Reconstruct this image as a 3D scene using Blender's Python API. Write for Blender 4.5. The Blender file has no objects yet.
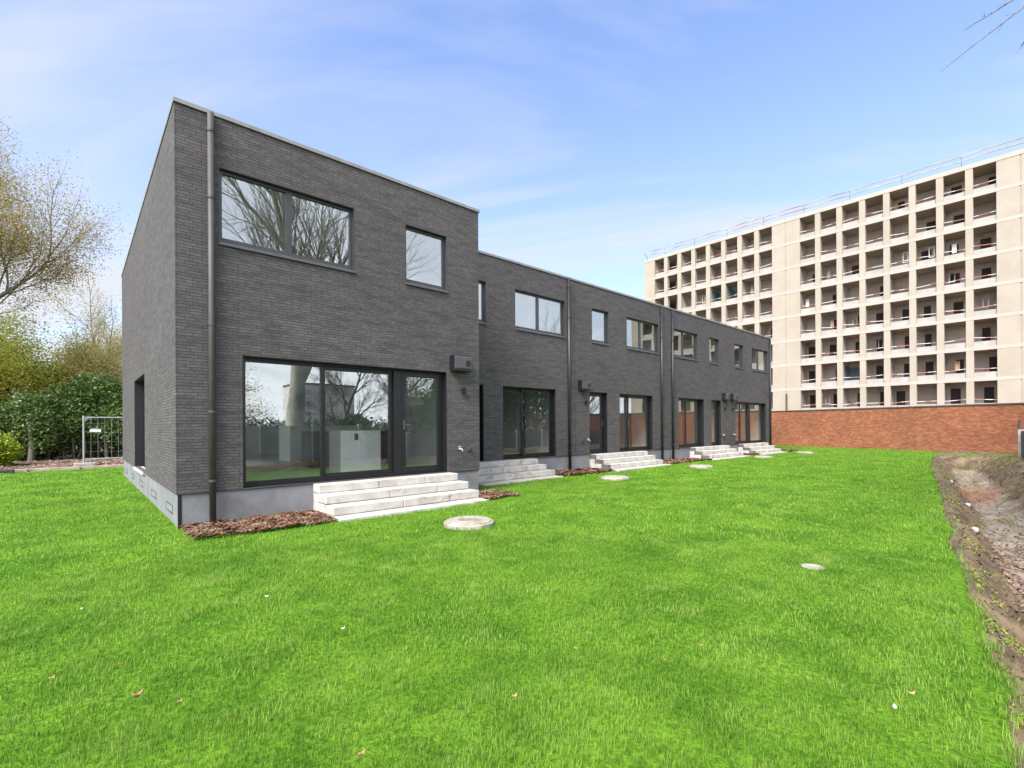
import bpy, math, random
import numpy as np
from mathutils import Vector, Matrix

# ------------------------------------------------------------------ camera, sky, sun, exposure
sc = bpy.context.scene
COL = sc.collection
PI = math.pi
F_PX, CY_PX, ROLL, YAW = 485.11, 425.88, -0.00588, 0.839618
cam_d = bpy.data.cameras.new("camera")
cam = bpy.data.objects.new("camera", cam_d)
COL.objects.link(cam)
fwv = Vector((math.cos(YAW), math.sin(YAW), 0))
rt = Vector((math.sin(YAW), -math.cos(YAW), 0))
up = Vector((0, 0, 1))
cr, sr = math.cos(ROLL), math.sin(ROLL)
rc = cr * rt + sr * up
uc = -sr * rt + cr * up
M = Matrix.Identity(4)
for i in range(3):
    M[i][0], M[i][1], M[i][2] = rc[i], uc[i], -fwv[i]
M[2][3] = 1.65
cam.matrix_world = M
cam_d.sensor_width = 36.0
cam_d.lens = 36.0 * F_PX / 1024
cam_d.shift_y = (CY_PX - 384) / 1024
cam_d.clip_start, cam_d.clip_end = 0.05, 2000
sc.camera = cam

SUN_EL, SUN_DIR = math.radians(46), Vector((-0.95, -0.31, 0)).normalized()   # horizontal direction towards the sun
EXPOSURE = 1.5
sun_d = bpy.data.lights.new("sun", "SUN")
sun_d.energy = 3.4
sun_d.angle = math.radians(34)
sun_d.color = (1.0, 0.95, 0.88)
sun = bpy.data.objects.new("sun", sun_d)
COL.objects.link(sun)
sdir = Vector((SUN_DIR.x * math.cos(SUN_EL), SUN_DIR.y * math.cos(SUN_EL), math.sin(SUN_EL)))
sun.rotation_euler = sdir.to_track_quat('Z', 'Y').to_euler()
sun.location = (-20, -10, 30)

world = bpy.data.worlds.new("World")
sc.world = world
world.use_nodes = True
wn, wl = world.node_tree.nodes, world.node_tree.links
wn.clear()


def wnode(t, **kw):
    n = wn.new(t)
    for k, v in kw.items():
        setattr(n, k, v)
    return n


def wmath(op, a, b=None, c=None, clamp=False):
    n = wnode('ShaderNodeMath', operation=op)
    n.use_clamp = clamp
    for i, v in enumerate((a, b, c)):
        if v is None:
            continue
        if isinstance(v, (int, float)):
            n.inputs[i].default_value = v
        else:
            wl.new(v, n.inputs[i])
    return n.outputs[0]


w_out = wnode('ShaderNodeOutputWorld')
w_bg = wnode('ShaderNodeBackground')
sky = wnode('ShaderNodeTexSky', sky_type='NISHITA')
sky.sun_disc = False
sky.sun_elevation = SUN_EL
sky.sun_rotation = math.atan2(SUN_DIR.x, SUN_DIR.y)
sky.air_density, sky.dust_density, sky.ozone_density = 1.1, 0.4, 2.0
tc = wnode('ShaderNodeTexCoord')
sep = wnode('ShaderNodeSeparateXYZ')
wl.new(tc.outputs['Generated'], sep.inputs[0])
dx, dy, dz = sep.outputs
den = wmath('ADD', wmath('MAXIMUM', dz, 0.0), 0.22)
# cirrus laid out on a high flat layer
cmb = wnode('ShaderNodeCombineXYZ')
wl.new(wmath('DIVIDE', dx, den), cmb.inputs[0])
wl.new(wmath('DIVIDE', dy, den), cmb.inputs[1])
mapr = wnode('ShaderNodeMapping')
mapr.inputs['Rotation'].default_value = (0, 0, math.radians(58))
wl.new(cmb.outputs[0], mapr.inputs[0])
mapn = wnode('ShaderNodeMapping')
mapn.inputs['Scale'].default_value = (0.30, 1.0, 1.0)
mapn.inputs['Location'].default_value = (0.35, 0.2, 0.0)
wl.new(mapr.outputs[0], mapn.inputs[0])
nz = wnode('ShaderNodeTexNoise')
nz.inputs['Scale'].default_value = 1.5
nz.inputs['Detail'].default_value = 7
nz.inputs['Roughness'].default_value = 0.55
nz.inputs['Distortion'].default_value = 0.8
wl.new(mapn.outputs[0], nz.inputs['Vector'])
cir = wmath('MULTIPLY', wmath('SUBTRACT', nz.outputs[0], 0.46), 4.4, clamp=True)
hor = wmath('POWER', wmath('SUBTRACT', 1.0, wmath('MAXIMUM', dz, 0.0), clamp=True), 3.0)     # whiter low down
fac_front = wmath('ADD', wmath('MULTIPLY', cir, 0.80), wmath('ADD', 0.05, wmath('MULTIPLY', hor, 0.95)), clamp=True)
# thicker broken cloud over the part of the sky behind the photographer and to the left
dotp = wmath('ADD', wmath('MULTIPLY', dx, -0.32), wmath('MULTIPLY', dy, -0.95))
thick = wmath('MULTIPLY', wmath('ADD', dotp, 0.02), 2.2, clamp=True)
thick = wmath('MULTIPLY', thick, wmath('ADD', 0.72, wmath('MULTIPLY', cir, 0.28)))
fac = wmath('MAXIMUM', fac_front, thick)
skyhs = wnode('ShaderNodeHueSaturation')
skyhs.inputs['Saturation'].default_value = 1.0
wl.new(sky.outputs[0], skyhs.inputs['Color'])
skym = wnode('ShaderNodeMix', data_type='RGBA', blend_type='MULTIPLY')
skym.inputs[0].default_value = 1.0
wl.new(skyhs.outputs[0], skym.inputs[6])
skym.inputs[7].default_value = (0.65, 0.69, 0.84, 1)
cloud_bright = wmath('ADD', 2.15, wmath('MULTIPLY', thick, 5.6))
ccol = wnode('ShaderNodeCombineXYZ')
wl.new(wmath('MULTIPLY', cloud_bright, 0.93), ccol.inputs[0])
wl.new(wmath('MULTIPLY', cloud_bright, 0.97), ccol.inputs[1])
wl.new(wmath('MULTIPLY', cloud_bright, 1.06), ccol.inputs[2])
wmix = wnode('ShaderNodeMix', data_type='RGBA')
wl.new(fac, wmix.inputs[0])
wl.new(skym.outputs[2], wmix.inputs[6])
wl.new(ccol.outputs[0], wmix.inputs[7])
wl.new(wmix.outputs[2], w_bg.inputs['Color'])
w_bg.inputs['Strength'].default_value = 0.15
wl.new(w_bg.outputs[0], w_out.inputs['Surface'])

vs = sc.view_settings
vs.view_transform, vs.look, vs.exposure, vs.gamma = 'Standard', 'None', EXPOSURE, 1.0
vs.use_curve_mapping = False
sc.cycles.max_bounces = 7
sc.cycles.diffuse_bounces = 3
sc.cycles.glossy_bounces = 3
sc.cycles.transmission_bounces = 3
sc.cycles.transparent_max_bounces = 10
sc.cycles.use_denoising = True
sc.cycles.caustics_reflective = sc.cycles.caustics_refractive = False

# ------------------------------------------------------------------ helpers
ROOTLOC = {}


class MB:
    """collects polygons for one mesh"""

    def __init__(self):
        self.v, self.f = [], []

    def add(self, vs_, fs_):
        o = len(self.v)
        self.v += [tuple(p) for p in vs_]
        self.f += [tuple(o + i for i in f) for f in fs_]

    def quad(self, a, b, c, d):
        self.add([a, b, c, d], [(0, 1, 2, 3)])

    def hexa(self, p):  # 8 corners: bottom 4 then top 4
        self.add(p, [(0, 3, 2, 1), (4, 5, 6, 7), (0, 1, 5, 4), (1, 2, 6, 5), (2, 3, 7, 6), (3, 0, 4, 7)])

    def box(self, x0, x1, y0, y1, z0, z1):
        self.hexa([(x0, y0, z0), (x1, y0, z0), (x1, y1, z0), (x0, y1, z0), (x0, y0, z1), (x1, y0, z1), (x1, y1, z1), (x0, y1, z1)])

    def mbox(self, mp, u0, u1, z0, z1, d0, d1):
        self.hexa([mp(u0, z0, d0), mp(u1, z0, d0), mp(u1, z0, d1), mp(u0, z0, d1),
                   mp(u0, z1, d0), mp(u1, z1, d0), mp(u1, z1, d1), mp(u0, z1, d1)])

    def tube(self, pts, radii, n=8, cap=True):
        pts = [Vector(p) for p in pts]
        if isinstance(radii, (int, float)):
            radii = [radii] * len(pts)
        o = len(self.v)
        ref = None
        for i, p in enumerate(pts):
            t = (pts[min(i + 1, len(pts) - 1)] - pts[max(i - 1, 0)]).normalized()
            if ref is None:
                ref = Vector((1, 0, 0)) if abs(t.x) < 0.8 else Vector((0, 1, 0))
            a = (ref - t * ref.dot(t)).normalized()
            ref = a
            b = t.cross(a)
            for k in range(n):
                an = 2 * PI * k / n
                self.v.append(tuple(p + (a * math.cos(an) + b * math.sin(an)) * radii[i]))
        for i in range(len(pts) - 1):
            for k in range(n):
                k2 = (k + 1) % n
                self.f.append((o + i * n + k, o + i * n + k2, o + (i + 1) * n + k2, o + (i + 1) * n + k))
        if cap:
            self.f.append(tuple(o + k for k in reversed(range(n))))
            e = o + (len(pts) - 1) * n
            self.f.append(tuple(e + k for k in range(n)))

    def lathe(self, c, prof, n=24):
        o = len(self.v)
        for (r, z) in prof:
            for k in range(n):
                an = 2 * PI * k / n
                self.v.append((c[0] + r * math.cos(an), c[1] + r * math.sin(an), c[2] + z))
        for i in range(len(prof) - 1):
            for k in range(n):
                k2 = (k + 1) % n
                self.f.append((o + i * n + k, o + i * n + k2, o + (i + 1) * n + k2, o + (i + 1) * n + k))
        self.f.append(tuple(o + k for k in reversed(range(n))))
        e = o + (len(prof) - 1) * n
        self.f.append(tuple(e + k for k in range(n)))

    def build(self, name, mat, parent=None, smooth=False, bevel=0):
        loc = root_loc(parent)
        me = bpy.data.meshes.new(name)
        me.from_pydata([(x - loc[0], y - loc[1], z - loc[2]) for x, y, z in self.v], [], self.f)
        me.materials.append(mat)
        if smooth:
            me.polygons.foreach_set('use_smooth', [True] * len(me.polygons))
        me.update()
        o = bpy.data.objects.new(name, me)
        COL.objects.link(o)
        if parent:
            o.parent = parent
            ROOTLOC[o] = loc
        if bevel:
            b = o.modifiers.new('bevel', 'BEVEL')
            b.width, b.segments, b.limit_method = bevel, 2, 'ANGLE'
        return o


def root_loc(p):
    return ROOTLOC.get(p, (0, 0, 0)) if p else (0, 0, 0)


def tag(o, label=None, cat=None, group=None, kind=None):
    if label:
        o['label'] = label
    if cat:
        o['category'] = cat
    if group:
        o['group'] = group
    if kind:
        o['kind'] = kind
    return o


def thing(name, label, cat, loc, group=None):
    o = bpy.data.objects.new(name, None)
    o.empty_display_size = 0.2
    COL.objects.link(o)
    o.location = loc
    ROOTLOC[o] = tuple(loc)
    return tag(o, label, cat, group)


def np_mesh(name, verts, faces, mat, parent=None, attr=None, smooth=False):
    """verts (n,3), faces (m,k) numpy; attr: (name, (n,) floats)"""
    loc = np.array(root_loc(parent))
    me = bpy.data.meshes.new(name)
    n, (m, k) = len(verts), faces.shape
    me.vertices.add(n)
    me.vertices.foreach_set('co', (verts - loc).astype(np.float32).ravel())
    me.loops.add(m * k)
    me.loops.foreach_set('vertex_index', faces.astype(np.int32).ravel())
    me.polygons.add(m)
    me.polygons.foreach_set('loop_start', np.arange(0, m * k, k, dtype=np.int32))
    if smooth:
        me.polygons.foreach_set('use_smooth', np.ones(m, dtype=bool))
    if attr:
        a = me.attributes.new(attr[0], 'FLOAT', 'POINT')
        a.data.foreach_set('value', attr[1].astype(np.float32))
    me.materials.append(mat)
    me.update(calc_edges=True)
    o = bpy.data.objects.new(name, me)
    COL.objects.link(o)
    if parent:
        o.parent = parent
        ROOTLOC[o] = tuple(loc)
    return o


def lattice_noise(x, y, seed, scale):
    """smooth value noise, numpy"""
    r = np.random.RandomState(seed)
    T = r.rand(64, 64)
    xs, ys = x / scale + 1000.0, y / scale + 1000.0
    xi, yi = np.floor(xs).astype(int), np.floor(ys).astype(int)
    fx, fy = xs - xi, ys - yi
    fx, fy = fx * fx * (3 - 2 * fx), fy * fy * (3 - 2 * fy)
    g = lambda i, j: T[i % 64, j % 64]
    return (g(xi, yi) * (1 - fx) + g(xi + 1, yi) * fx) * (1 - fy) + (g(xi, yi + 1) * (1 - fx) + g(xi + 1, yi + 1) * fx) * fy


# ------------------------------------------------------------------ materials
def new_mat(name):
    m = bpy.data.materials.new(name)
    m.use_nodes = True
    nt = m.node_tree
    nt.nodes.clear()
    out = nt.nodes.new('ShaderNodeOutputMaterial')
    b = nt.nodes.new('ShaderNodeBsdfPrincipled')
    nt.links.new(b.outputs[0], out.inputs['Surface'])
    return m, nt, b, out


def lk(nt, v, inp):
    if isinstance(v, (int, float)):
        inp.default_value = v
    elif isinstance(v, tuple):
        inp.default_value = v if len(v) == 4 or inp.type != 'RGBA' else v + (1,)
    else:
        nt.links.new(v, inp)


def nmath(nt, op, a, b=None, clamp=False):
    n = nt.nodes.new('ShaderNodeMath')
    n.operation = op
    n.use_clamp = clamp
    lk(nt, a, n.inputs[0])
    if b is not None:
        lk(nt, b, n.inputs[1])
    return n.outputs[0]


def nmix(nt, f, a, b, blend='MIX'):
    n = nt.nodes.new('ShaderNodeMix')
    n.data_type = 'RGBA'
    n.blend_type = blend
    lk(nt, f, n.inputs[0])
    lk(nt, a, n.inputs[6])
    lk(nt, b, n.inputs[7])
    return n.outputs[2]


def nnoise(nt, vec, scale, detail=4, rough=0.55, dist=0):
    n = nt.nodes.new('ShaderNodeTexNoise')
    n.inputs['Scale'].default_value = scale
    n.inputs['Detail'].default_value = detail
    n.inputs['Roughness'].default_value = rough
    n.inputs['Distortion'].default_value = dist
    if vec is not None:
        nt.links.new(vec, n.inputs['Vector'])
    return n.outputs[0]


def nramp(nt, f, lo, hi):
    n = nt.nodes.new('ShaderNodeMapRange')
    n.interpolation_type = 'SMOOTHSTEP'
    lk(nt, f, n.inputs[0])
    n.inputs[1].default_value, n.inputs[2].default_value = lo, hi
    return n.outputs[0]


def npos(nt):
    return nt.nodes.new('ShaderNodeNewGeometry').outputs['Position']


def nbump(nt, h, strength, dist, b):
    n = nt.nodes.new('ShaderNodeBump')
    n.inputs['Strength'].default_value = strength
    n.inputs['Distance'].default_value = dist
    nt.links.new(h, n.inputs['Height'])
    nt.links.new(n.outputs[0], b.inputs['Normal'])


def nscale(nt, vec, s):
    n = nt.nodes.new('ShaderNodeMapping')
    n.inputs['Scale'].default_value = s
    nt.links.new(vec, n.inputs[0])
    return n.outputs[0]


def mottled(name, c1, c2, scale=3.0, rough=0.8, bump=0.0, bdist=0.01, metal=0.0, spec=0.5, detail=6, stain=None):
    m, nt, b, _ = new_mat(name)
    p = npos(nt)
    f = nramp(nt, nnoise(nt, p, scale, detail, 0.62), 0.3, 0.7)
    c = nmix(nt, f, c1, c2)
    if stain:
        s = nramp(nt, nnoise(nt, p, stain[1], 5, 0.6, 0.6), 0.52, 0.7)
        c = nmix(nt, nmath(nt, 'MULTIPLY', s, stain[2]), c, stain[0])
    nt.links.new(c, b.inputs['Base Color'])
    b.inputs['Roughness'].default_value = rough
    b.inputs['Metallic'].default_value = metal
    b.inputs['Specular IOR Level'].default_value = spec
    if bump:
        nbump(nt, nnoise(nt, p, scale * 9, 4, 0.6), bump, bdist, b)
    return m


def brick(name, ca, cb, cc, mortar, bw, rh, ms, rough=0.85, bump=0.6, axis='xy', big=0.35, spec=0.4):
    m, nt, b, _ = new_mat(name)
    p = npos(nt)
    s = nt.nodes.new('ShaderNodeSeparateXYZ')
    nt.links.new(p, s.inputs[0])
    u = nmath(nt, 'ADD', s.outputs[0], s.outputs[1])
    cb_ = nt.nodes.new('ShaderNodeCombineXYZ')
    nt.links.new(u, cb_.inputs[0])
    nt.links.new(s.outputs[2], cb_.inputs[1])
    vec = cb_.outputs[0]
    br = nt.nodes.new('ShaderNodeTexBrick')
    br.offset, br.offset_frequency, br.squash, br.squash_frequency = 0.43, 3, 0.8, 2
    for k, v in (('Scale', 1.0), ('Mortar Size', ms), ('Mortar Smooth', 0.25), ('Bias', 0.0), ('Brick Width', bw), ('Row Height', rh)):
        br.inputs[k].default_value = v
    br.inputs['Color1'].default_value = (0, 0, 0, 1)
    br.inputs['Color2'].default_value = (1, 1, 1, 1)
    br.inputs['Mortar'].default_value = (0.5, 0.5, 0.5, 1)
    nt.links.new(vec, br.inputs['Vector'])
    # per-brick tint plus cross-brick weathering
    t = br.outputs['Color']
    c = nmix(nt, nramp(nt, t, 0.0, 1.0), ca, cb)
    streak = nnoise(nt, nscale(nt, vec, (1.6, 9.0, 1.0)), 1.0, 5, 0.65)
    c = nmix(nt, nmath(nt, 'MULTIPLY', nramp(nt, streak, 0.46, 0.66), 0.8), c, cc)
    bign = nnoise(nt, nscale(nt, vec, (0.35, 0.8, 1.0)), 1.0, 4, 0.6)
    c = nmix(nt, nmath(nt, 'MULTIPLY', nramp(nt, bign, 0.35, 0.7), big), c, nmix(nt, 1.0, c, (1.5, 1.47, 1.45), 'MULTIPLY'))
    fine = nnoise(nt, nscale(nt, vec, (14, 40, 1)), 1.0, 3, 0.6)
    c = nmix(nt, 0.45, c, nmix(nt, nramp(nt, fine, 0.3, 0.7), (0.55, 0.55, 0.55), (1.4, 1.4, 1.4)), 'MULTIPLY')
    c = nmix(nt, br.outputs['Fac'], c, mortar)
    nt.links.new(c, b.inputs['Base Color'])
    b.inputs['Roughness'].default_value = rough
    b.inputs['Specular IOR Level'].default_value = spec
    h = nmath(nt, 'SUBTRACT', nmath(nt, 'ADD', nmath(nt, 'MULTIPLY', fine, 0.35), nmath(nt, 'MULTIPLY', t, 0.35)), br.outputs['Fac'])
    nbump(nt, h, bump, 0.008, b)
    return m


MAT = {}
MAT['brick'] = brick('dark_brick', (0.068, 0.061, 0.062), (0.090, 0.081, 0.082), (0.043, 0.039, 0.041), (0.034, 0.031, 0.031), 0.225, 0.052, 0.006)
MAT['red_brick'] = brick('red_brick', (0.19, 0.053, 0.022), (0.285, 0.105, 0.048), (0.115, 0.038, 0.021), (0.19, 0.115, 0.075), 0.22, 0.068, 0.007, big=0.75, bump=0.4)
MAT['plinth'] = mottled('plinth_render', (0.145, 0.148, 0.158), (0.20, 0.203, 0.215), 1.6, 0.85, 0.2, 0.004, stain=((0.10, 0.095, 0.085), 1.3, 0.5))
MAT['black'] = mottled('black_aluminium', (0.006, 0.006, 0.007), (0.009, 0.009, 0.010), 6, 0.42)
MAT['grey_alu'] = mottled('grey_aluminium_sill', (0.052, 0.053, 0.056), (0.064, 0.065, 0.068), 5, 0.4, spec=0.6)
MAT['coping'] = mottled('coping_zinc', (0.19, 0.185, 0.17), (0.24, 0.235, 0.22), 4, 0.5, metal=0.3)
MAT['pipe_dark'] = mottled('downpipe_darker', (0.012, 0.012, 0.013), (0.02, 0.02, 0.021), 4, 0.45)  # darker tone of the downpipe, used on the set-back row
MAT['pipe'] = mottled('downpipe_zinc', (0.037, 0.0355, 0.033), (0.048, 0.046, 0.043), 4, 0.6, metal=0.0)
MAT['anthracite'] = mottled('anthracite_frame', (0.030, 0.031, 0.033), (0.036, 0.037, 0.039), 6, 0.4)
MAT['roof'] = mottled('roof_felt', (0.08, 0.08, 0.08), (0.12, 0.12, 0.12), 2, 0.9)
MAT['plaster'] = mottled('interior_plaster', (0.76, 0.76, 0.74), (0.80, 0.80, 0.78), 1, 0.9)
MAT['screed'] = mottled('interior_screed', (0.46, 0.47, 0.44), (0.54, 0.55, 0.52), 1.5, 0.5)
MAT['wood_dark'] = mottled('dark_cabinet', (0.07, 0.055, 0.045), (0.10, 0.08, 0.065), 3, 0.5)
MAT['white'] = mottled('white_paint', (0.78, 0.78, 0.75), (0.85, 0.85, 0.82), 2, 0.5)
MAT['stone'] = mottled('pale_concrete_step', (0.36, 0.335, 0.30), (0.50, 0.475, 0.44), 3.5, 0.85, 0.35, 0.006, stain=((0.20, 0.17, 0.13), 2.6, 0.75))
MAT['stone_end'] = mottled('dark_block_end', (0.07, 0.068, 0.066), (0.13, 0.12, 0.115), 5, 0.9, 0.5, 0.01)  # darker grey for the left end faces of step blocks, and for rubble
MAT['well'] = mottled('well_concrete', (0.21, 0.19, 0.15), (0.35, 0.325, 0.27), 5, 0.9, 0.4, 0.008, stain=((0.15, 0.10, 0.065), 3.0, 0.85))
MAT['tower'] = mottled('tower_concrete', (0.292, 0.254, 0.204), (0.328, 0.290, 0.238), 0.5, 0.9, 0.1, 0.01, stain=((0.37, 0.30, 0.23), 0.6, 0.4))
MAT['band'] = mottled('tower_band', (0.335, 0.298, 0.257), (0.365, 0.328, 0.288), 0.8, 0.9)
MAT['tower_in'] = mottled('tower_inner', (0.56, 0.49, 0.42), (0.66, 0.59, 0.52), 0.4, 0.95, detail=3, stain=((0.20, 0.17, 0.15), 0.5, 0.6))
MAT['tower_ceiling'] = mottled('tower_ceiling', (0.30, 0.25, 0.205), (0.40, 0.34, 0.28), 0.5, 0.95)
MAT['roof_tape'] = mottled('roof_tape', (0.24, 0.09, 0.065), (0.46, 0.42, 0.38), 0.5, 0.8)
MAT['parapet'] = mottled('tower_parapet', (0.27, 0.255, 0.235), (0.34, 0.325, 0.30), 1.3, 0.9, stain=((0.28, 0.27, 0.25), 1.1, 0.6))
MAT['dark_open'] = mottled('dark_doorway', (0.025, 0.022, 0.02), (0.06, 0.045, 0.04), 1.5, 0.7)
MAT['teal'] = mottled('teal_paint', (0.11, 0.23, 0.25), (0.15, 0.29, 0.30), 1, 0.8)
MAT['blue'] = mottled('blue_paint', (0.12, 0.17, 0.25), (0.16, 0.21, 0.29), 1, 0.8)
MAT['timber'] = mottled('raw_timber', (0.45, 0.30, 0.17), (0.60, 0.42, 0.25), 3, 0.8)
MAT['galv'] = mottled('galvanised_steel', (0.27, 0.28, 0.29), (0.36, 0.37, 0.38), 6, 0.5, metal=0.4)
MAT['rubber'] = mottled('black_rubber', (0.03, 0.03, 0.03), (0.055, 0.052, 0.05), 6, 0.9, 0.4, 0.01)
MAT['conc_post'] = mottled('concrete_post', (0.27, 0.27, 0.255), (0.38, 0.375, 0.355), 5, 0.9, 0.3, 0.006)
MAT['conc_panel'] = mottled('concrete_panel', (0.34, 0.32, 0.275), (0.46, 0.44, 0.385), 1.2, 0.9, 0.3, 0.006, stain=((0.13, 0.14, 0.09), 1.0, 0.6))
MAT['fence_board'] = mottled('weathered_board', (0.10, 0.082, 0.068), (0.17, 0.14, 0.115), 3, 0.9, 0.3, 0.006)
MAT['rust'] = mottled('rusty_steel', (0.05, 0.035, 0.03), (0.10, 0.06, 0.045), 6, 0.9)
MAT['kerb'] = mottled('edging_board', (0.30, 0.23, 0.18), (0.46, 0.37, 0.29), 3, 0.9, 0.3, 0.01)
MAT['pvc'] = mottled('white_pvc', (0.30, 0.31, 0.31), (0.40, 0.41, 0.41), 6, 0.5)
MAT['sign'] = mottled('sign_plate', (0.55, 0.66, 0.74), (0.75, 0.80, 0.82), 2.0, 0.4)
MAT['bark_pale'] = mottled('pale_bark', (0.36, 0.335, 0.28), (0.52, 0.49, 0.42), 3, 0.95, 0.6, 0.02, stain=((0.20, 0.21, 0.12), 1.5, 0.4))
MAT['bark_dark'] = mottled('dark_bark', (0.09, 0.075, 0.06), (0.16, 0.14, 0.11), 5, 0.95, 0.5, 0.02)
MAT['bark_mulch'] = None


def leafmat(name, c1, c2, c3=None, attr='tint', trans=0.35, rough=0.55, patch=2.5, spec=0.3, pmix=0.7):
    m, nt, b, out = new_mat(name)
    at = nt.nodes.new('ShaderNodeAttribute')
    at.attribute_name = attr
    c = nmix(nt, at.outputs['Fac'], c1, c2)
    if c3:
        f = nramp(nt, nnoise(nt, npos(nt), patch, 3, 0.5), 0.5, 0.68)
        c = nmix(nt, nmath(nt, 'MULTIPLY', f, pmix), c, c3)
    nt.links.new(c, b.inputs['Base Color'])
    b.inputs['Roughness'].default_value = rough
    b.inputs['Specular IOR Level'].default_value = spec
    tr = nt.nodes.new('ShaderNodeBsdfTranslucent')
    nt.links.new(c, tr.inputs['Color'])
    mx = nt.nodes.new('ShaderNodeMixShader')
    mx.inputs[0].default_value = trans
    nt.links.new(b.outputs[0], mx.inputs[1])
    nt.links.new(tr.outputs[0], mx.inputs[2])
    nt.links.new(mx.outputs[0], out.inputs['Surface'])
    return m


MAT['grass'] = leafmat('grass_blades', (0.060, 0.170, 0.015), (0.258, 0.408, 0.060), (0.33, 0.45, 0.10), trans=0.4, rough=0.6, patch=2.4, spec=0.12, pmix=0.4)
MAT['laurel'] = leafmat('laurel_leaves', (0.030, 0.068, 0.014), (0.150, 0.220, 0.055), trans=0.2, rough=0.35)
MAT['young'] = leafmat('young_yellow_leaves', (0.24, 0.18, 0.045), (0.46, 0.37, 0.12), trans=0.4)
MAT['lime'] = leafmat('lime_leaves', (0.36, 0.38, 0.04), (0.58, 0.57, 0.12), trans=0.5)
MAT['bright'] = leafmat('bright_shrub', (0.13, 0.22, 0.010), (0.36, 0.42, 0.03), trans=0.35)
MAT['olive'] = leafmat('olive_spring_leaves', (0.32, 0.27, 0.08), (0.55, 0.48, 0.18), trans=0.4)
MAT['evergreen'] = leafmat('evergreen', (0.012, 0.030, 0.012), (0.035, 0.065, 0.022), trans=0.15)
MAT['chips'] = leafmat('bark_chips', (0.052, 0.022, 0.014), (0.20, 0.105, 0.068), (0.32, 0.23, 0.14), trans=0.0, rough=0.9, patch=3.0)
MAT['litter'] = leafmat('leaf_litter', (0.12, 0.070, 0.052), (0.32, 0.22, 0.18), trans=0.1, rough=0.9)
MAT['moss'] = leafmat('moss_tufts', (0.11, 0.15, 0.02), (0.24, 0.26, 0.06), trans=0.2, rough=0.9)
MAT['dead_leaf'] = leafmat('dry_leaf', (0.30, 0.15, 0.07), (0.50, 0.33, 0.20), trans=0.2, rough=0.8)
MAT['pale_leaf'] = mottled('pale_petal', (0.62, 0.60, 0.55), (0.72, 0.70, 0.66), 20, 0.7)


def glass_mat():
    m = bpy.data.materials.new('window_glass')
    m.use_nodes = True
    nt = m.node_tree
    nt.nodes.clear()
    out = nt.nodes.new('ShaderNodeOutputMaterial')
    lw = nt.nodes.new('ShaderNodeLayerWeight')
    lw.inputs['Blend'].default_value = 0.5
    f = nmath(nt, 'ADD', 0.17, nmath(nt, 'MULTIPLY', nmath(nt, 'POWER', lw.outputs['Facing'], 3.5), 0.62))
    tr = nt.nodes.new('ShaderNodeBsdfTransparent')
    tr.inputs[0].default_value = (0.95, 0.97, 0.955, 1)
    gl = nt.nodes.new('ShaderNodeBsdfGlossy')
    gl.inputs['Color'].default_value = (0.95, 0.97, 0.96, 1)
    gl.inputs['Roughness'].default_value = 0.0
    # panes are never perfectly flat
    bp = nt.nodes.new('ShaderNodeBump')
    bp.inputs['Strength'].default_value = 0.012
    bp.inputs['Distance'].default_value = 0.05
    nt.links.new(nnoise(nt, npos(nt), 1.6, 1, 0.4), bp.inputs['Height'])
    nt.links.new(bp.outputs[0], gl.inputs['Normal'])
    mx = nt.nodes.new('ShaderNodeMixShader')
    nt.links.new(f, mx.inputs[0])
    nt.links.new(tr.outputs[0], mx.inputs[1])
    nt.links.new(gl.outputs[0], mx.inputs[2])
    nt.links.new(mx.outputs[0], out.inputs['Surface'])
    return m


MAT['glass'] = glass_mat()

# ------------------------------------------------------------------ terrain: lawn, trench, soil
CA, SA = math.cos(0.1342), math.sin(0.1342)


def to_ao(x, y):
    return x * CA + y * SA, -(-x * SA + y * CA) - 0.347     # along the lawn edge, outward (right) of it


def from_ao(a, o):
    o2 = -(o + 0.347)
    return a * CA - o2 * SA, a * SA + o2 * CA


def sstep(x, e0, e1):
    t = np.clip((x - e0) / (e1 - e0), 0, 1)
    return t * t * (3 - 2 * t)


def ground_z(a, o):
    wob = (lattice_noise(a, o, 5, 1.1) - 0.5) * 0.16 + (lattice_noise(a, o, 6, 0.35) - 0.5) * 0.07
    oo = o + wob * sstep(o, 0.05, 0.3)
    d = -0.68 * sstep(oo, -0.05, 0.80) + 0.84 * sstep(oo, 1.2, 2.5) * (1 - 0.25 * sstep(oo, 4.0, 9.0))
    end = 1 - sstep(a, 30.6, 33.0)
    z = d * end
    z = z + sstep(o, 0.0, 0.15) * ((lattice_noise(a, o, 7, 0.5) - 0.5) * 0.14 + (lattice_noise(a, o, 8, 0.17) - 0.5) * 0.09) * (1 - sstep(o, 6, 12))
    return z - 0.06 * (1 - sstep(o, -0.08, 0.0)) - 0.0


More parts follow.
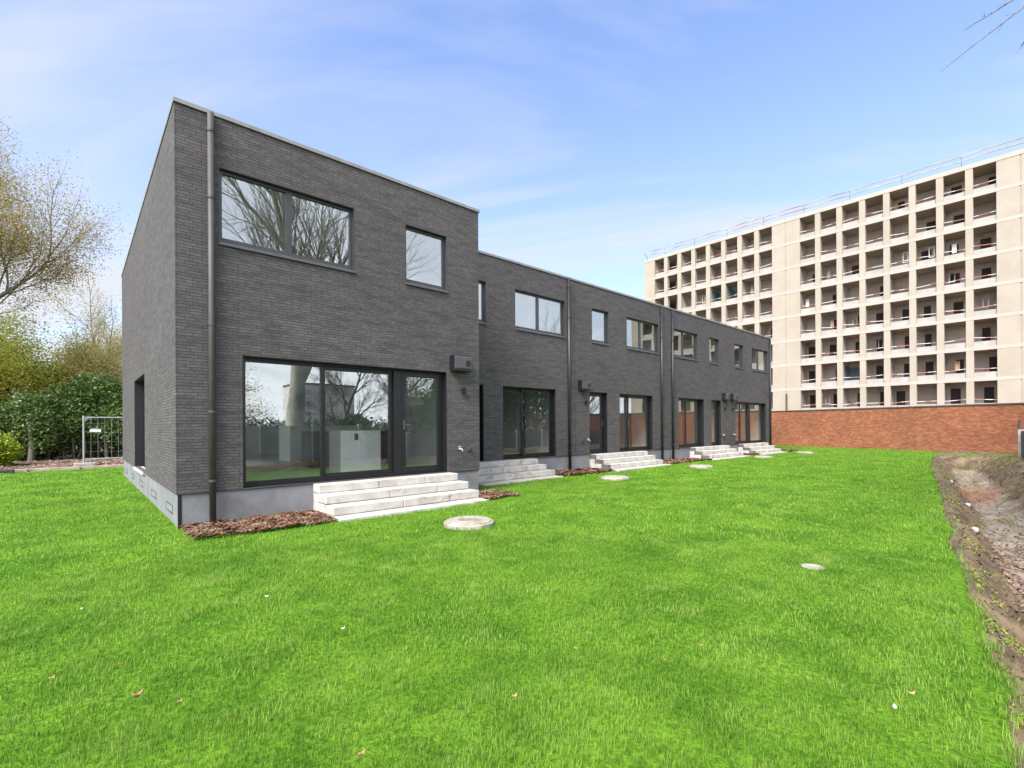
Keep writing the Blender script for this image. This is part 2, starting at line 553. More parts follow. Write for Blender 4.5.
def ground_mat():
    m, nt, b, _ = new_mat('bare_soil')
    p = npos(nt)
    n1 = nnoise(nt, p, 1.3, 6, 0.65)
    c = nmix(nt, nramp(nt, n1, 0.3, 0.7), (0.080, 0.055, 0.036), (0.185, 0.138, 0.088))
    # rain-washed streaks, ochre and moss patches, pale silt on the trench floor, a red clay patch
    c = nmix(nt, nmath(nt, 'MULTIPLY', nramp(nt, nnoise(nt, nscale(nt, p, (0.5, 2.4, 1)), 2.2, 5, 0.6), 0.5, 0.66), 0.6), c, (0.235, 0.175, 0.080))
    c = nmix(nt, nmath(nt, 'MULTIPLY', nramp(nt, nnoise(nt, p, 2.9, 5, 0.6), 0.52, 0.68), 0.75), c, (0.038, 0.028, 0.020))
    s = nt.nodes.new('ShaderNodeSeparateXYZ')
    nt.links.new(p, s.inputs[0])
    silt = nmath(nt, 'SUBTRACT', 1.0, nramp(nt, s.outputs[2], -0.66, -0.46))
    siltc = nmix(nt, nramp(nt, nnoise(nt, p, 3.5, 4, 0.6), 0.35, 0.65), (0.185, 0.150, 0.112), (0.30, 0.25, 0.19))
    c = nmix(nt, nmath(nt, 'MULTIPLY', silt, 0.85), c, siltc)
    dist = nt.nodes.new('ShaderNodeVectorMath')
    dist.operation = 'DISTANCE'
    mp = nscale(nt, p, (0.22, 1.1, 1))
    nt.links.new(mp, dist.inputs[0])
    cx, cy_ = from_ao(21.5, 0.88)
    dist.inputs[1].default_value = (cx * 0.22, cy_ * 1.1, -0.66)
    red = nmath(nt, 'SUBTRACT', 1.0, nramp(nt, nmath(nt, 'ADD', dist.outputs['Value'], nmath(nt, 'MULTIPLY', n1, 0.4)), 0.55, 0.95))
    c = nmix(nt, nmath(nt, 'MULTIPLY', red, 0.8), c, (0.22, 0.105, 0.068))
    nt.links.new(c, b.inputs['Base Color'])
    b.inputs['Roughness'].default_value = 0.95
    b.inputs['Specular IOR Level'].default_value = 0.2
    h = nmath(nt, 'ADD', nnoise(nt, p, 9, 6, 0.7), nmath(nt, 'MULTIPLY', nnoise(nt, p, 40, 3, 0.6), 0.4))
    nbump(nt, h, 0.8, 0.035, b)
    return m


MAT['soil'] = ground_mat()

aa = np.concatenate([[-400, -150, -60, -25], np.arange(-10, 3, 0.5), np.arange(3, 12, 0.09), np.arange(12, 35, 0.16), np.arange(35, 46, 1.0), [60, 90, 150, 400]])
oo_ = np.concatenate([[-400, -150, -70], np.arange(-45, -1, 4.0), [-0.5, -0.2, -0.08], np.arange(-0.03, 3.0, 0.055), np.arange(3.0, 9, 0.3), [10, 12, 16, 25, 60, 150, 400]])
A, O = np.meshgrid(aa, oo_, indexing='ij')
Z = ground_z(A, O)
X, Y = from_ao(A, O)
V = np.stack([X, Y, Z], -1).reshape(-1, 3)
na, no = len(aa), len(oo_)
idx = np.arange(na * no).reshape(na, no)
Fq = np.stack([idx[:-1, :-1], idx[1:, :-1], idx[1:, 1:], idx[:-1, 1:]], -1).reshape(-1, 4)
g = np_mesh('ground', V, Fq, MAT['soil'], smooth=True)
tag(g, 'bare brown soil with a drainage trench dug along the lawn edge', 'ground', kind='structure')

X1, XS, Y1, Y2, YB = 1.205, 7.50, 9.571, 11.758, 21.95
JOINTS = [7.50, 13.68, 19.98, 26.20, 32.24]


def wall_x(y):
    return 36.42 + 0.3196 * y


def edge_wob(a):
    return np.interp(a, [3.5, 5, 6, 8, 10, 14, 20, 27, 33], [0.07, 0.06, 0.02, -0.03, -0.02, 0.01, -0.06, -0.09, 0.05]) + (lattice_noise(a, a * 0, 21, 0.7) - 0.5) * 0.11 + (lattice_noise(a, a * 0, 22, 0.2) - 0.5) * 0.06


def in_lawn(x, y, pad=0.0):
    a, o = to_ao(x, y)
    ok = (o < edge_wob(a) - 0.06 + pad) | ((a > 33.2 + edge_wob(y * 3) * 3) & (y > 1.15))
    ok &= (x < wall_x(y) + pad) & (y < 26.35 + 0.05 * x + pad)
    return ok


STEPS = [(3.40, 6.62, Y1), (8.30, 11.44, Y2), (14.52, 18.00, Y2), (22.15, 25.80, Y2), (27.60, 31.05, Y2)]
BASEX = [0.30, 0.64, 0.97, 1.33]
MULCH = [(1.24, 3.40, 8.30, Y1, 'left'), (6.72, 7.75, 8.35, 9.30, ''), (11.60, 14.55, 10.55, Y2, ''), (18.02, 22.20, 10.60, Y2, ''), (25.8, 27.7, 10.7, Y2, ''), (31.0, 33.3, 10.55, 11.5, '')]
WELLS = [(4.87, 6.52, 0.42), (12.25, 8.95, 0.44), (17.97, 9.10, 0.44), (25.3, 9.58, 0.43), (30.78, 9.41, 0.44)]


def mulch_edge(x, y, m):
    x0, x1, y0, y1, _ = m
    w = (lattice_noise(x * 1.0, y, 31, 0.35) - 0.5) * 0.22
    return (x > x0 + w * 0.6 * (x0 > 2)) & (x < x1 + w * 0.5) & (y > y0 + w + np.maximum(0, 0.10 - (x - x0)) * 0) & (y < y1 + 0.05)


def free_lawn(x, y, pad=0.0):
    ok = in_lawn(x, y, pad)
    ok &= ~((x > X1 - 0.01) & (x < XS + 0.01) & (y > Y1))
    ok &= ~((x > XS - 0.1) & (x < 32.25) & (y > Y2))
    for (sx0, sx1, yy) in STEPS:
        ok &= ~((x > sx0) & (x < sx1) & (y > yy - 1.33) & (y < yy))
    for m in MULCH:
        ok &= ~mulch_edge(x, y, m)
    for (wx, wy, r) in WELLS:
        ok &= (x - wx) ** 2 + (y - wy) ** 2 > (r - 0.025) ** 2
    ok &= ((x - 6.31) / 0.13) ** 2 + ((y - 1.86) / 0.10) ** 2 > 1
    return ok


def lawn_sheet_mat():
    m, nt, b, _ = new_mat('lawn_turf')
    p = npos(nt)
    c = nmix(nt, nramp(nt, nnoise(nt, p, 1.0, 5, 0.6), 0.3, 0.7), (0.065, 0.175, 0.008), (0.145, 0.29, 0.018))
    c = nmix(nt, nramp(nt, nnoise(nt, p, 24, 3, 0.6), 0.35, 0.7), c, nmix(nt, 1.0, c, (0.5, 0.5, 0.5), 'MULTIPLY'))
    nt.links.new(c, b.inputs['Base Color'])
    b.inputs['Roughness'].default_value = 0.9
    b.inputs['Specular IOR Level'].default_value = 0.1
    nbump(nt, nnoise(nt, p, 30, 4, 0.7), 1.0, 0.03, b)
    return m


def lawn_z(x, y):
    return (lattice_noise(x, y, 41, 1.8) - 0.5) * 0.035


MAT['turf'] = lawn_sheet_mat()
la, lo = np.arange(-26, 46, 0.24), np.concatenate([np.arange(-44, 0, 0.4), np.arange(0, 8, 0.3)])
A, O = np.meshgrid(la, lo, indexing='ij')
X, Y = from_ao(A, O)
Z = lawn_z(X, Y) - 0.005
# snap the first rows to the ragged edge of the turf
ie = np.argmin(np.abs(lo))
O2 = O.copy()
O2[:, ie] = np.where(la < 33.3, edge_wob(la) - 0.07, O[:, ie])
X, Y = from_ao(A, O2)
V = np.stack([X, Y, Z], -1).reshape(-1, 3)
idx = np.arange(V.shape[0]).reshape(A.shape)
Fq = np.stack([idx[:-1, :-1], idx[1:, :-1], idx[1:, 1:], idx[:-1, 1:]], -1).reshape(-1, 4)
cxy = V[Fq].mean(1)
keep = in_lawn(cxy[:, 0], cxy[:, 1], 0.02)
Fq = Fq[keep]
used = np.unique(Fq)
rem = np.zeros(len(V), int)
rem[used] = np.arange(len(used))
lawn = np_mesh('lawn', V[used], rem[Fq], MAT['turf'], smooth=True)
tag(lawn, 'large bright green lawn sloping gently in front of the dark houses', 'lawn', kind='structure')


def grass_blades():
    r = np.random.RandomState(3)
    P, W, Hh = [], [], []
    rings = [(0.7, 3.6, 12500, 0.0027, 78), (3.6, 7.5, 6200, 0.0041, 60), (7.5, 15, 1300, 0.0085, 56), (15, 43, 210, 0.020, 54)]
    for r0, r1, dens, w, half in rings:
        hh = math.radians(half)
        n = int(dens * hh * (r1 * r1 - r0 * r0))
        rad = np.sqrt(r.rand(n) * (r1 * r1 - r0 * r0) + r0 * r0)
        th = YAW + (r.rand(n) * 2 - 1) * hh
        x, y = rad * np.cos(th), rad * np.sin(th)
        k = free_lawn(x, y, r.exponential(0.035, n))
        # clumpy: thin out by noise
        cl = lattice_noise(x, y, 51, 0.13) * 0.7 + 0.3 * lattice_noise(x, y, 58, 0.5)
        k &= r.rand(n) < 0.15 + 1.05 * cl
        x, y = x[k], y[k]
        P.append(np.stack([x, y], 1))
        W.append(np.full(len(x), w) * (0.7 + 0.6 * r.rand(len(x))))
        Hh.append(np.full(len(x), 1.0 if r1 < 15 else 1.1))
    P, W, Hh = np.concatenate(P), np.concatenate(W), np.concatenate(Hh)
    n = len(P)
    x, y = P[:, 0], P[:, 1]
    tuft = lattice_noise(x, y, 52, 0.30) * 0.6 + lattice_noise(x, y, 53, 0.11) * 0.4
    broad = lattice_noise(x, y, 54, 1.7)
    near_edge = np.exp(-np.abs(to_ao(x, y)[1]) / 0.15)
    h = (0.012 + 0.026 * tuft + 0.008 * broad + 0.011 * r.rand(n)) * Hh * (1 + 0.35 * near_edge)
    az = r.rand(n) * 2 * PI
    lean_dir = lattice_noise(x, y, 55, 0.45) * 4 * PI
    lx, ly = np.cos(az) * 0.55 + np.cos(lean_dir) * 0.10, np.sin(az) * 0.55 + np.sin(lean_dir) * 0.10
    fx, fy = -np.sin(az), np.cos(az)
    z0 = lawn_z(x, y) - 0.012 + 0.026 * lattice_noise(x, y, 59, 0.24)
    ao_a, ao_o = to_ao(x, y)
    z0 = np.where(ao_o > -0.12, np.minimum(z0, ground_z(ao_a, ao_o) + 0.03), z0)
    v = np.zeros((n, 5, 3))
    for j, (s, hz, ln) in enumerate(((1, 0, 0), (-1, 0, 0), (0.75, .55, .22), (-0.75, .55, .22), (0, 1, .85))):
        v[:, j, 0] = x + fx * W * s * 0.5 + lx * h * ln
        v[:, j, 1] = y + fy * W * s * 0.5 + ly * h * ln
        v[:, j, 2] = z0 + h * hz * (1.0 if j < 4 else 0.92)
    base = (np.arange(n) * 5)[:, None]
    f = np.concatenate([base + np.array([[0, 1, 3]]), base + np.array([[0, 3, 2]]), base + np.array([[2, 3, 4]])])
    tint = np.clip(-0.12 + 0.50 * lattice_noise(x, y, 56, 0.42) + 0.45 * lattice_noise(x, y, 57, 0.12) + 0.8 * (r.rand(n) - 0.4) + 0.45 * (tuft - 0.4) + 0.10 * (broad - 0.5), 0, 1)
    o = np_mesh('grass', v.reshape(-1, 3), f, MAT['grass'], attr=('tint', np.repeat(tint, 5)), smooth=False)
    tag(o, 'lush bright green grass blades covering the lawn', 'grass', kind='stuff')


grass_blades()


# flakes scattered on a surface: bark chips, litter, moss
def flakes(name, x, y, z, size, mat, seed, tilt=0.5, aspect=2.5, thick=0.0, lift=0.01):
    r = np.random.RandomState(seed)
    n = len(x)
    az = r.rand(n) * 2 * PI
    ln = size * (0.5 + r.rand(n))
    wd = ln / aspect * (0.6 + 0.8 * r.rand(n))
    ux = np.stack([np.cos(az), np.sin(az), (r.rand(n) - .5) * 2 * tilt], 1)
    uy = np.stack([-np.sin(az), np.cos(az), (r.rand(n) - .5) * 2 * tilt], 1)
    c = np.stack([x, y, z + lift * r.rand(n)], 1)
    v = np.stack([c - ux * ln[:, None] / 2 - uy * wd[:, None] / 2, c + ux * ln[:, None] / 2 - uy * wd[:, None] / 3,
                  c + ux * ln[:, None] / 2.4 + uy * wd[:, None] / 2, c - ux * ln[:, None] / 2.2 + uy * wd[:, None] / 2.5], 1)
    f = np.arange(n * 4).reshape(n, 4)
    return np_mesh(name, v.reshape(-1, 3), f, mat, attr=('tint', np.repeat(r.rand(n), 4)))


mulch_labels = ['reddish brown bark mulch strip beside the nearest downpipe', 'small patch of bark mulch at the right foot of the nearest steps',
                'bark mulch bed between the second and third flights of steps', 'bark mulch bed below the paired downpipes between two houses',
                'small bark mulch bed between the two farthest flights of steps', 'bark mulch at the far end of the row beyond the last steps']
for i, m in enumerate(MULCH):
    r = np.random.RandomState(60 + i)
    x0, x1, y0, y1, _ = m
    area = (x1 - x0) * (y1 - y0)
    n = int(area * (2600 if i < 2 else 900))
    x, y = x0 - 0.1 + r.rand(n) * (x1 - x0 + 0.2), y0 - 0.15 + r.rand(n) * (y1 - y0 + 0.2)
    k = mulch_edge(x, y, m)
    sx0, sx1, yy = STEPS[0]
    for (sx0, sx1, yy) in STEPS:
        k &= ~((x > sx0) & (x < sx1) & (y > yy - 1.33))
    k &= y < (Y1 if x1 < 7.6 else Y2)
    x, y = x[k], y[k]
    z = 0.012 + 0.05 * lattice_noise(x, y, 61, 0.3)
    o = flakes('bark_mulch', x, y, z, 0.055 if i < 2 else 0.10, MAT['chips'], 70 + i, tilt=0.45, lift=0.03)
    tag(o, mulch_labels[i], 'bark mulch', 'bark mulch beds along the plinth', 'stuff')

# leaf litter and moss in the trench
r = np.random.RandomState(80)
n = 12000
a, o = 6 + r.rand(n) ** 1.4 * 12, 0.45 + r.rand(n) * 1.3
k = r.rand(n) < sstep(14.5 - a, 0, 4) * 0.9 * (0.4 + lattice_noise(a, o, 81, 0.4)) + 0.05
a, o = a[k], o[k]
x, y = from_ao(a, o)
lit = flakes('leaf_litter', x, y, ground_z(a, o) + 0.01, 0.04, MAT['litter'], 82, tilt=0.4, aspect=1.6, lift=0.03)
tag(lit, 'pinkish brown fallen leaf litter on the trench floor', 'leaf litter', kind='stuff')
n = 260000
a, o = 3 + r.rand(n) ** 1.2 * 29, 0.02 + r.rand(n) * 3.4
mo = lattice_noise(a, o, 83, 0.55) * 0.55 + lattice_noise(a, o, 84, 0.22) * 0.45
mo = mo + (r.rand(n) - 0.5) * 0.16
k = (mo > 0.74) | ((o > 1.75) & (mo > 0.62)) | ((o < 0.22) & (mo > 0.66)) | ((o > 0.85) & (o < 1.3) & (mo > 0.70))
k &= r.rand(n) < 0.6
a, o = a[k], o[k]
x, y = from_ao(a, o)
ms = flakes('moss', x, y, ground_z(a, o) + 0.012, 0.022, MAT['moss'], 85, tilt=1.2, aspect=2.2, lift=0.03)
tag(ms, 'yellow green moss and weed tufts on the trench banks', 'moss', kind='stuff')
n = 9000
a, o = 4 + r.rand(n) ** 1.2 * 28, 0.0 + r.rand(n) * 3.4
x, y = from_ao(a, o)
cl = flakes('soil_clods', x, y, ground_z(a, o) + 0.01, 0.028, MAT['soil'], 86, tilt=1.0, aspect=1.4, lift=0.02)
tag(cl, 'loose clods of brown earth over the trench banks', 'soil clods', kind='stuff')

# stones and rubble lying in the trench
r = np.random.RandomState(95)
n = 900
a, o = 3 + r.rand(n) ** 1.3 * 28, 0.1 + r.rand(n) * 2.6
x, y = from_ao(a, o)
z = ground_z(a, o)
sz = 0.010 + 0.045 * r.rand(n) ** 3
octa = np.array([[1, 0, 0], [-1, 0, 0], [0, 1, 0], [0, -1, 0], [0, 0, 1], [0, 0, -1], [.6, .6, .5], [-.6, .6, .5], [-.6, -.6, .5], [.6, -.6, .5]], float)
of = np.array([[0, 6, 9], [1, 8, 7], [2, 7, 6], [3, 9, 8], [4, 9, 6], [4, 6, 7], [4, 7, 8], [4, 8, 9], [0, 2, 6], [2, 1, 7], [1, 3, 8], [3, 0, 9], [5, 2, 0], [5, 1, 2], [5, 3, 1], [5, 0, 3]])
v = np.stack([x, y, z], 1)[:, None, :] + octa[None] * sz[:, None, None] * (0.6 + 0.8 * r.rand(n, 10, 3)) * np.array([1, 1, 0.7])
st = np_mesh('trench_rubble', v.reshape(-1, 3), (of[None] + (np.arange(n) * 10)[:, None, None]).reshape(-1, 3), MAT['stone_end'])
tag(st, 'small grey stones and rubble lying in the trench', 'rubble', kind='stuff')

# soil strip and edging behind the lawn, left of the houses
sb = MB()
for i in range(24):
    xa, xb = -30 + i * 2.5, -27.5 + i * 2.5
    ya, yb = 26.3 + 0.05 * xa, 26.3 + 0.05 * xb
    sb.quad((xa, ya, 0.0), (xb, yb, 0.0), (xb, 60, 0.02), (xa, 60, 0.02))
o = sb.build('soil_bed', MAT['soil'])
tag(o, 'strip of brown soil under the hedge behind the lawn', 'soil', kind='structure')
kb = MB()
for i in range(12):
    xa = -10.4 + i * 1.5
    xb = xa + 1.49
    kb.box(xa, xb, 26.30 + 0.05 * xa, 26.48 + 0.05 * xa, -0.05, 0.11)
o = kb.build('kerb', MAT['kerb'], bevel=0.01)
tag(o, 'low sandy brown edging strip between lawn and soil bed', 'kerb', kind='structure')
r = np.random.RandomState(90)
n = 5000
x, y = -8 + r.rand(n) * 14, 26.6 + r.rand(n) ** 1.3 * 10
lit = flakes('leaf_litter', x, y, 0.02 + 0 * x, 0.10, MAT['litter'], 91, tilt=0.4, aspect=1.6, lift=0.04)
tag(lit, 'dry brown leaf litter on the soil under the hedge', 'leaf litter', kind='stuff')


# ------------------------------------------------------------------ houses
def front(Yp):
    return lambda u, z, d: (u, Yp + d, z)


def leftside(Xp):
    return lambda u, z, d: (Xp + d, u, z)


def wall_openings(mb, mp, u0, u1, z0, z1, ops, depth=0.10):
    us = sorted({u0, u1} | {o[0] for o in ops} | {o[1] for o in ops})
    zs = sorted({z0, z1} | {o[2] for o in ops} | {o[3] for o in ops})
    for i in range(len(us) - 1):
        for j in range(len(zs) - 1):
            uc_, zc = (us[i] + us[i + 1]) / 2, (zs[j] + zs[j + 1]) / 2
            if any(o[0] < uc_ < o[1] and o[2] < zc < o[3] for o in ops):
                continue
            mb.quad(mp(us[i], zs[j], 0), mp(us[i + 1], zs[j], 0), mp(us[i + 1], zs[j + 1], 0), mp(us[i], zs[j + 1], 0))
    for (a, b, c, d) in ops:
        for p, q in (((a, c), (a, d)), ((b, c), (b, d)), ((a, c), (b, c)), ((a, d), (b, d))):
            mb.quad(mp(p[0], p[1], 0), mp(q[0], q[1], 0), mp(q[0], q[1], depth), mp(p[0], p[1], depth))


def frame_ring(mb, mp, u0, u1, z0, z1, w, d0, d1, wb=None, wt=None):
    wb = w if wb is None else wb
    wt = w if wt is None else wt
    mb.mbox(mp, u0, u0 + w, z0, z1, d0, d1)
    mb.mbox(mp, u1 - w, u1, z0, z1, d0, d1)
    mb.mbox(mp, u0 + w, u1 - w, z1 - wt, z1, d0, d1)
    mb.mbox(mp, u0 + w, u1 - w, z0, z0 + wb, d0, d1)


def pane(parent, mp, u0, u1, z0, z1, d):
    p = MB()
    p.mbox(mp, u0, u1, z0, z1, d, d + 0.012)
    return p.build('pane', MAT['glass'], parent)


def liner(mb, mp, u0, u1, z0, z1, d1):
    t = 0.012
    e = 0.004
    mb.mbox(mp, u0 + e, u0 + e + t, z0 + e, z1 - e, 0.004, d1)
    mb.mbox(mp, u1 - e - t, u1 - e, z0 + e, z1 - e, 0.004, d1)
    mb.mbox(mp, u0 + e + t, u1 - e - t, z1 - e - t, z1 - e, 0.004, d1)


def window(root, mp, u0, u1, z0, z1, splits=(), rec=0.085, w=0.065, sill=True):
    """fixed or casement window: splits are the u positions of mullion centres"""
    mb = MB()
    frame_ring(mb, mp, u0 + 0.004, u1 - 0.004, z0 + 0.004, z1 - 0.004, w, rec, rec + 0.07, wb=0.11)
    liner(mb, mp, u0, u1, z0, z1, rec - 0.002)
    for s in splits:
        mb.mbox(mp, s - 0.055, s + 0.055, z0 + 0.114, z1 - w - 0.004, rec + 0.002, rec + 0.068)
    win = mb.build('window', MAT['anthracite'] if sill else MAT['black'], root)
    edges = [u0 + w] + [e for s in splits for e in (s - 0.055, s + 0.055)] + [u1 - w]
    for i in range(0, len(edges), 2):
        pane(win, mp, edges[i] - 0.01, edges[i + 1] + 0.01, z0 + 0.10, z1 - w + 0.005, rec + 0.028)
    if sill:
        s = MB()
        s.hexa([mp(u0 - 0.0, z0 - 0.045, -0.035), mp(u1, z0 - 0.045, -0.035), mp(u1, z0 + 0.0, rec), mp(u0, z0 + 0.0, rec),
                mp(u0 - 0.0, z0 - 0.005, -0.035), mp(u1, z0 - 0.005, -0.035), mp(u1, z0 + 0.045, rec), mp(u0, z0 + 0.045, rec)])
        s.build('sill', MAT['grey_alu'], win)
    return win


def glazed(root, mp, u0, u1, z0, z1, leaves, name='sliding_door', rec=0.16):
    """ground-floor glazing: leaves = list of (ua, ub, stile, depth offset, handle side or None)"""
    mb = MB()
    liner(mb, mp, u0, u1, z0, z1, rec - 0.002)
    frame_ring(mb, mp, u0 + 0.004, u1 - 0.004, z0 + 0.002, z1 - 0.004, 0.05, rec, rec + 0.14, wb=0.05)
    d = mb.build(name, MAT['black'], root)
    for (ua, ub, st, off, hs) in leaves:
        lf = MB()
        frame_ring(lf, mp, ua, ub, z0 + 0.055, z1 - 0.058, st, rec + off + 0.003, rec + off + 0.063, wb=st + 0.01)
        l = lf.build('sash', MAT['black'], d)
        pane(d, mp, ua + st - 0.01, ub - st + 0.01, z0 + 0.055 + st, z1 - 0.05 - st, rec + off + 0.028)
        if hs:
            h = MB()
            uh = ua + st * 0.5 if hs == 'L' else ub - st * 0.5
            h.mbox(mp, uh - 0.018, uh + 0.018, 1.58, 1.80, rec + off - 0.012, rec + off + 0.001)
            sg = 1 if hs == 'L' else -1
            h.mbox(mp, min(uh, uh + sg * 0.13), max(uh, uh + sg * 0.13), 1.68, 1.705, rec + off - 0.055, rec + off - 0.03)
            h.mbox(mp, uh - 0.012, uh + 0.012, 1.68, 1.705, rec + off - 0.032, rec + off - 0.013)
            h.build('handle', MAT['grey_alu'], d)
    return d


def fixings(root, Yp, boxx, lampx, tap1, tap2, zone=None):
    b = MB()
    b.box(boxx, boxx + 0.50, Yp - 0.20, Yp - 0.001, 2.96, 3.32)
    vb = b.build('vent_box', MAT['black'], root, bevel=0.008)
    f = MB()
    f.hexa([(boxx + 0.01, Yp - 0.225, 3.03), (boxx + 0.49, Yp - 0.225, 3.03), (boxx + 0.49, Yp - 0.204, 3.0), (boxx + 0.01, Yp - 0.204, 3.0),
            (boxx + 0.01, Yp - 0.225, 3.30), (boxx + 0.49, Yp - 0.225, 3.30), (boxx + 0.49, Yp - 0.204, 3.32), (boxx + 0.01, Yp - 0.204, 3.32)])
    f.box(boxx + 0.005, boxx + 0.495, Yp - 0.204, Yp - 0.02, 3.333, 3.345)
    f.build('cover', MAT['grey_alu'], vb, bevel=0.004)
    c = MB()
    c.tube([(boxx + 0.39, Yp - 0.235, 3.15), (boxx + 0.39, Yp - 0.226, 3.15)], 0.075, 16)
    c.build('outlet', MAT['black'], vb)
    l = MB()
    l.box(lampx - 0.04, lampx + 0.04, Yp - 0.11, Yp - 0.03, 2.43, 2.58)
    l.box(lampx - 0.025, lampx + 0.025, Yp - 0.03, Yp - 0.001, 2.48, 2.54)
    l.build('wall_lamp', MAT['black'], root, bevel=0.008)
    t = MB()
    t.tube([(tap1, Yp - 0.001, 1.10), (tap1, Yp - 0.09, 1.10)], 0.028, 10)
    t.tube([(tap1, Yp - 0.07, 1.115), (tap1 + 0.01, Yp - 0.13, 1.09), (tap1 + 0.01, Yp - 0.135, 1.03)], 0.017, 8)
    t.tube([(tap1 - 0.045, Yp - 0.05, 1.15), (tap1 + 0.045, Yp - 0.05, 1.15)], 0.014, 8)
    t.build('tap', MAT['galv'], root, smooth=True)
    k = MB()
    k.box(tap2 - 0.045, tap2 + 0.045, Yp - 0.06, Yp - 0.001, 1.04, 1.15)
    k.box(tap2 - 0.035, tap2 + 0.035, Yp - 0.075, Yp - 0.055, 1.06, 1.13)
    k.build('socket', MAT['rubber'], root, bevel=0.006)


def downpipe(root, x, Yp, z0=0.0, z1=6.985, mat='pipe_dark'):
    p = MB()
    y = Yp - 0.062
    p.tube([(x, y, z0), (x, y, z1)], 0.052, 16, cap=True)
    o = p.build('downpipe', MAT[mat], root, smooth=True)
    for z in (0.75, 1.92, 3.4, 5.55, 6.68):
        c = MB()
        c.tube([(x, y, z - 0.02), (x, y, z + 0.02)], 0.062, 16)
        c.box(x - 0.075, x + 0.075, y - 0.012, y + 0.012, z - 0.012, z + 0.012)
        c.box(x - 0.012, x + 0.012, y + 0.05, Yp + 0.0, z - 0.012, z + 0.012)
        c.build('clamp', MAT[mat], o)
    return o


def interior(root, x0, x1, Yp, back=6.0, dd=0.27, sidewin=None):
    it = MB()
    yb = Yp + back
    for (zf, zc) in ((0.565, 3.02), (3.50, 6.55)):
        it.quad((x0, Yp + dd, zc), (x1, Yp + dd, zc), (x1, yb, zc), (x0, yb, zc))
        if sidewin and zf < 1:
            wall_openings(it, leftside(x0), Yp + 0.02, yb, zf, zc, [sidewin], 0.0)
        else:
            it.quad((x0, Yp + 0.02, zf), (x0, yb, zf), (x0, yb, zc), (x0, Yp + 0.02, zc))
        it.quad((x1, Yp + 0.02, zf), (x1, yb, zf), (x1, yb, zc), (x1, Yp + 0.02, zc))
        if sidewin and zf < 1:
            wall_openings(it, lambda u, z, d: (u, yb, z), x0, x1, zf, zc, [(1.7, 4.5, 0.6, 2.95)], 0.0)  # matching gap in the room's back wall, added for daylight
        else:
            it.quad((x0, yb, zf), (x1, yb, zf), (x1, yb, zc), (x0, yb, zc))
    o = it.build('interior_wall', MAT['plaster'], root)
    for zf in (0.565, 3.50):
        fl = MB()
        fl.quad((x0, Yp + 0.30, zf), (x1, Yp + 0.30, zf), (x1, yb, zf), (x0, yb, zf))
        fl.build('floor', MAT['screed'], root)
    return o


ZB, ZT = 0.555, 6.985     # brick bottom, underside of coping
HG = (0.572, 2.935)       # ground floor opening
HU = (4.845, 6.15)        # upper windows


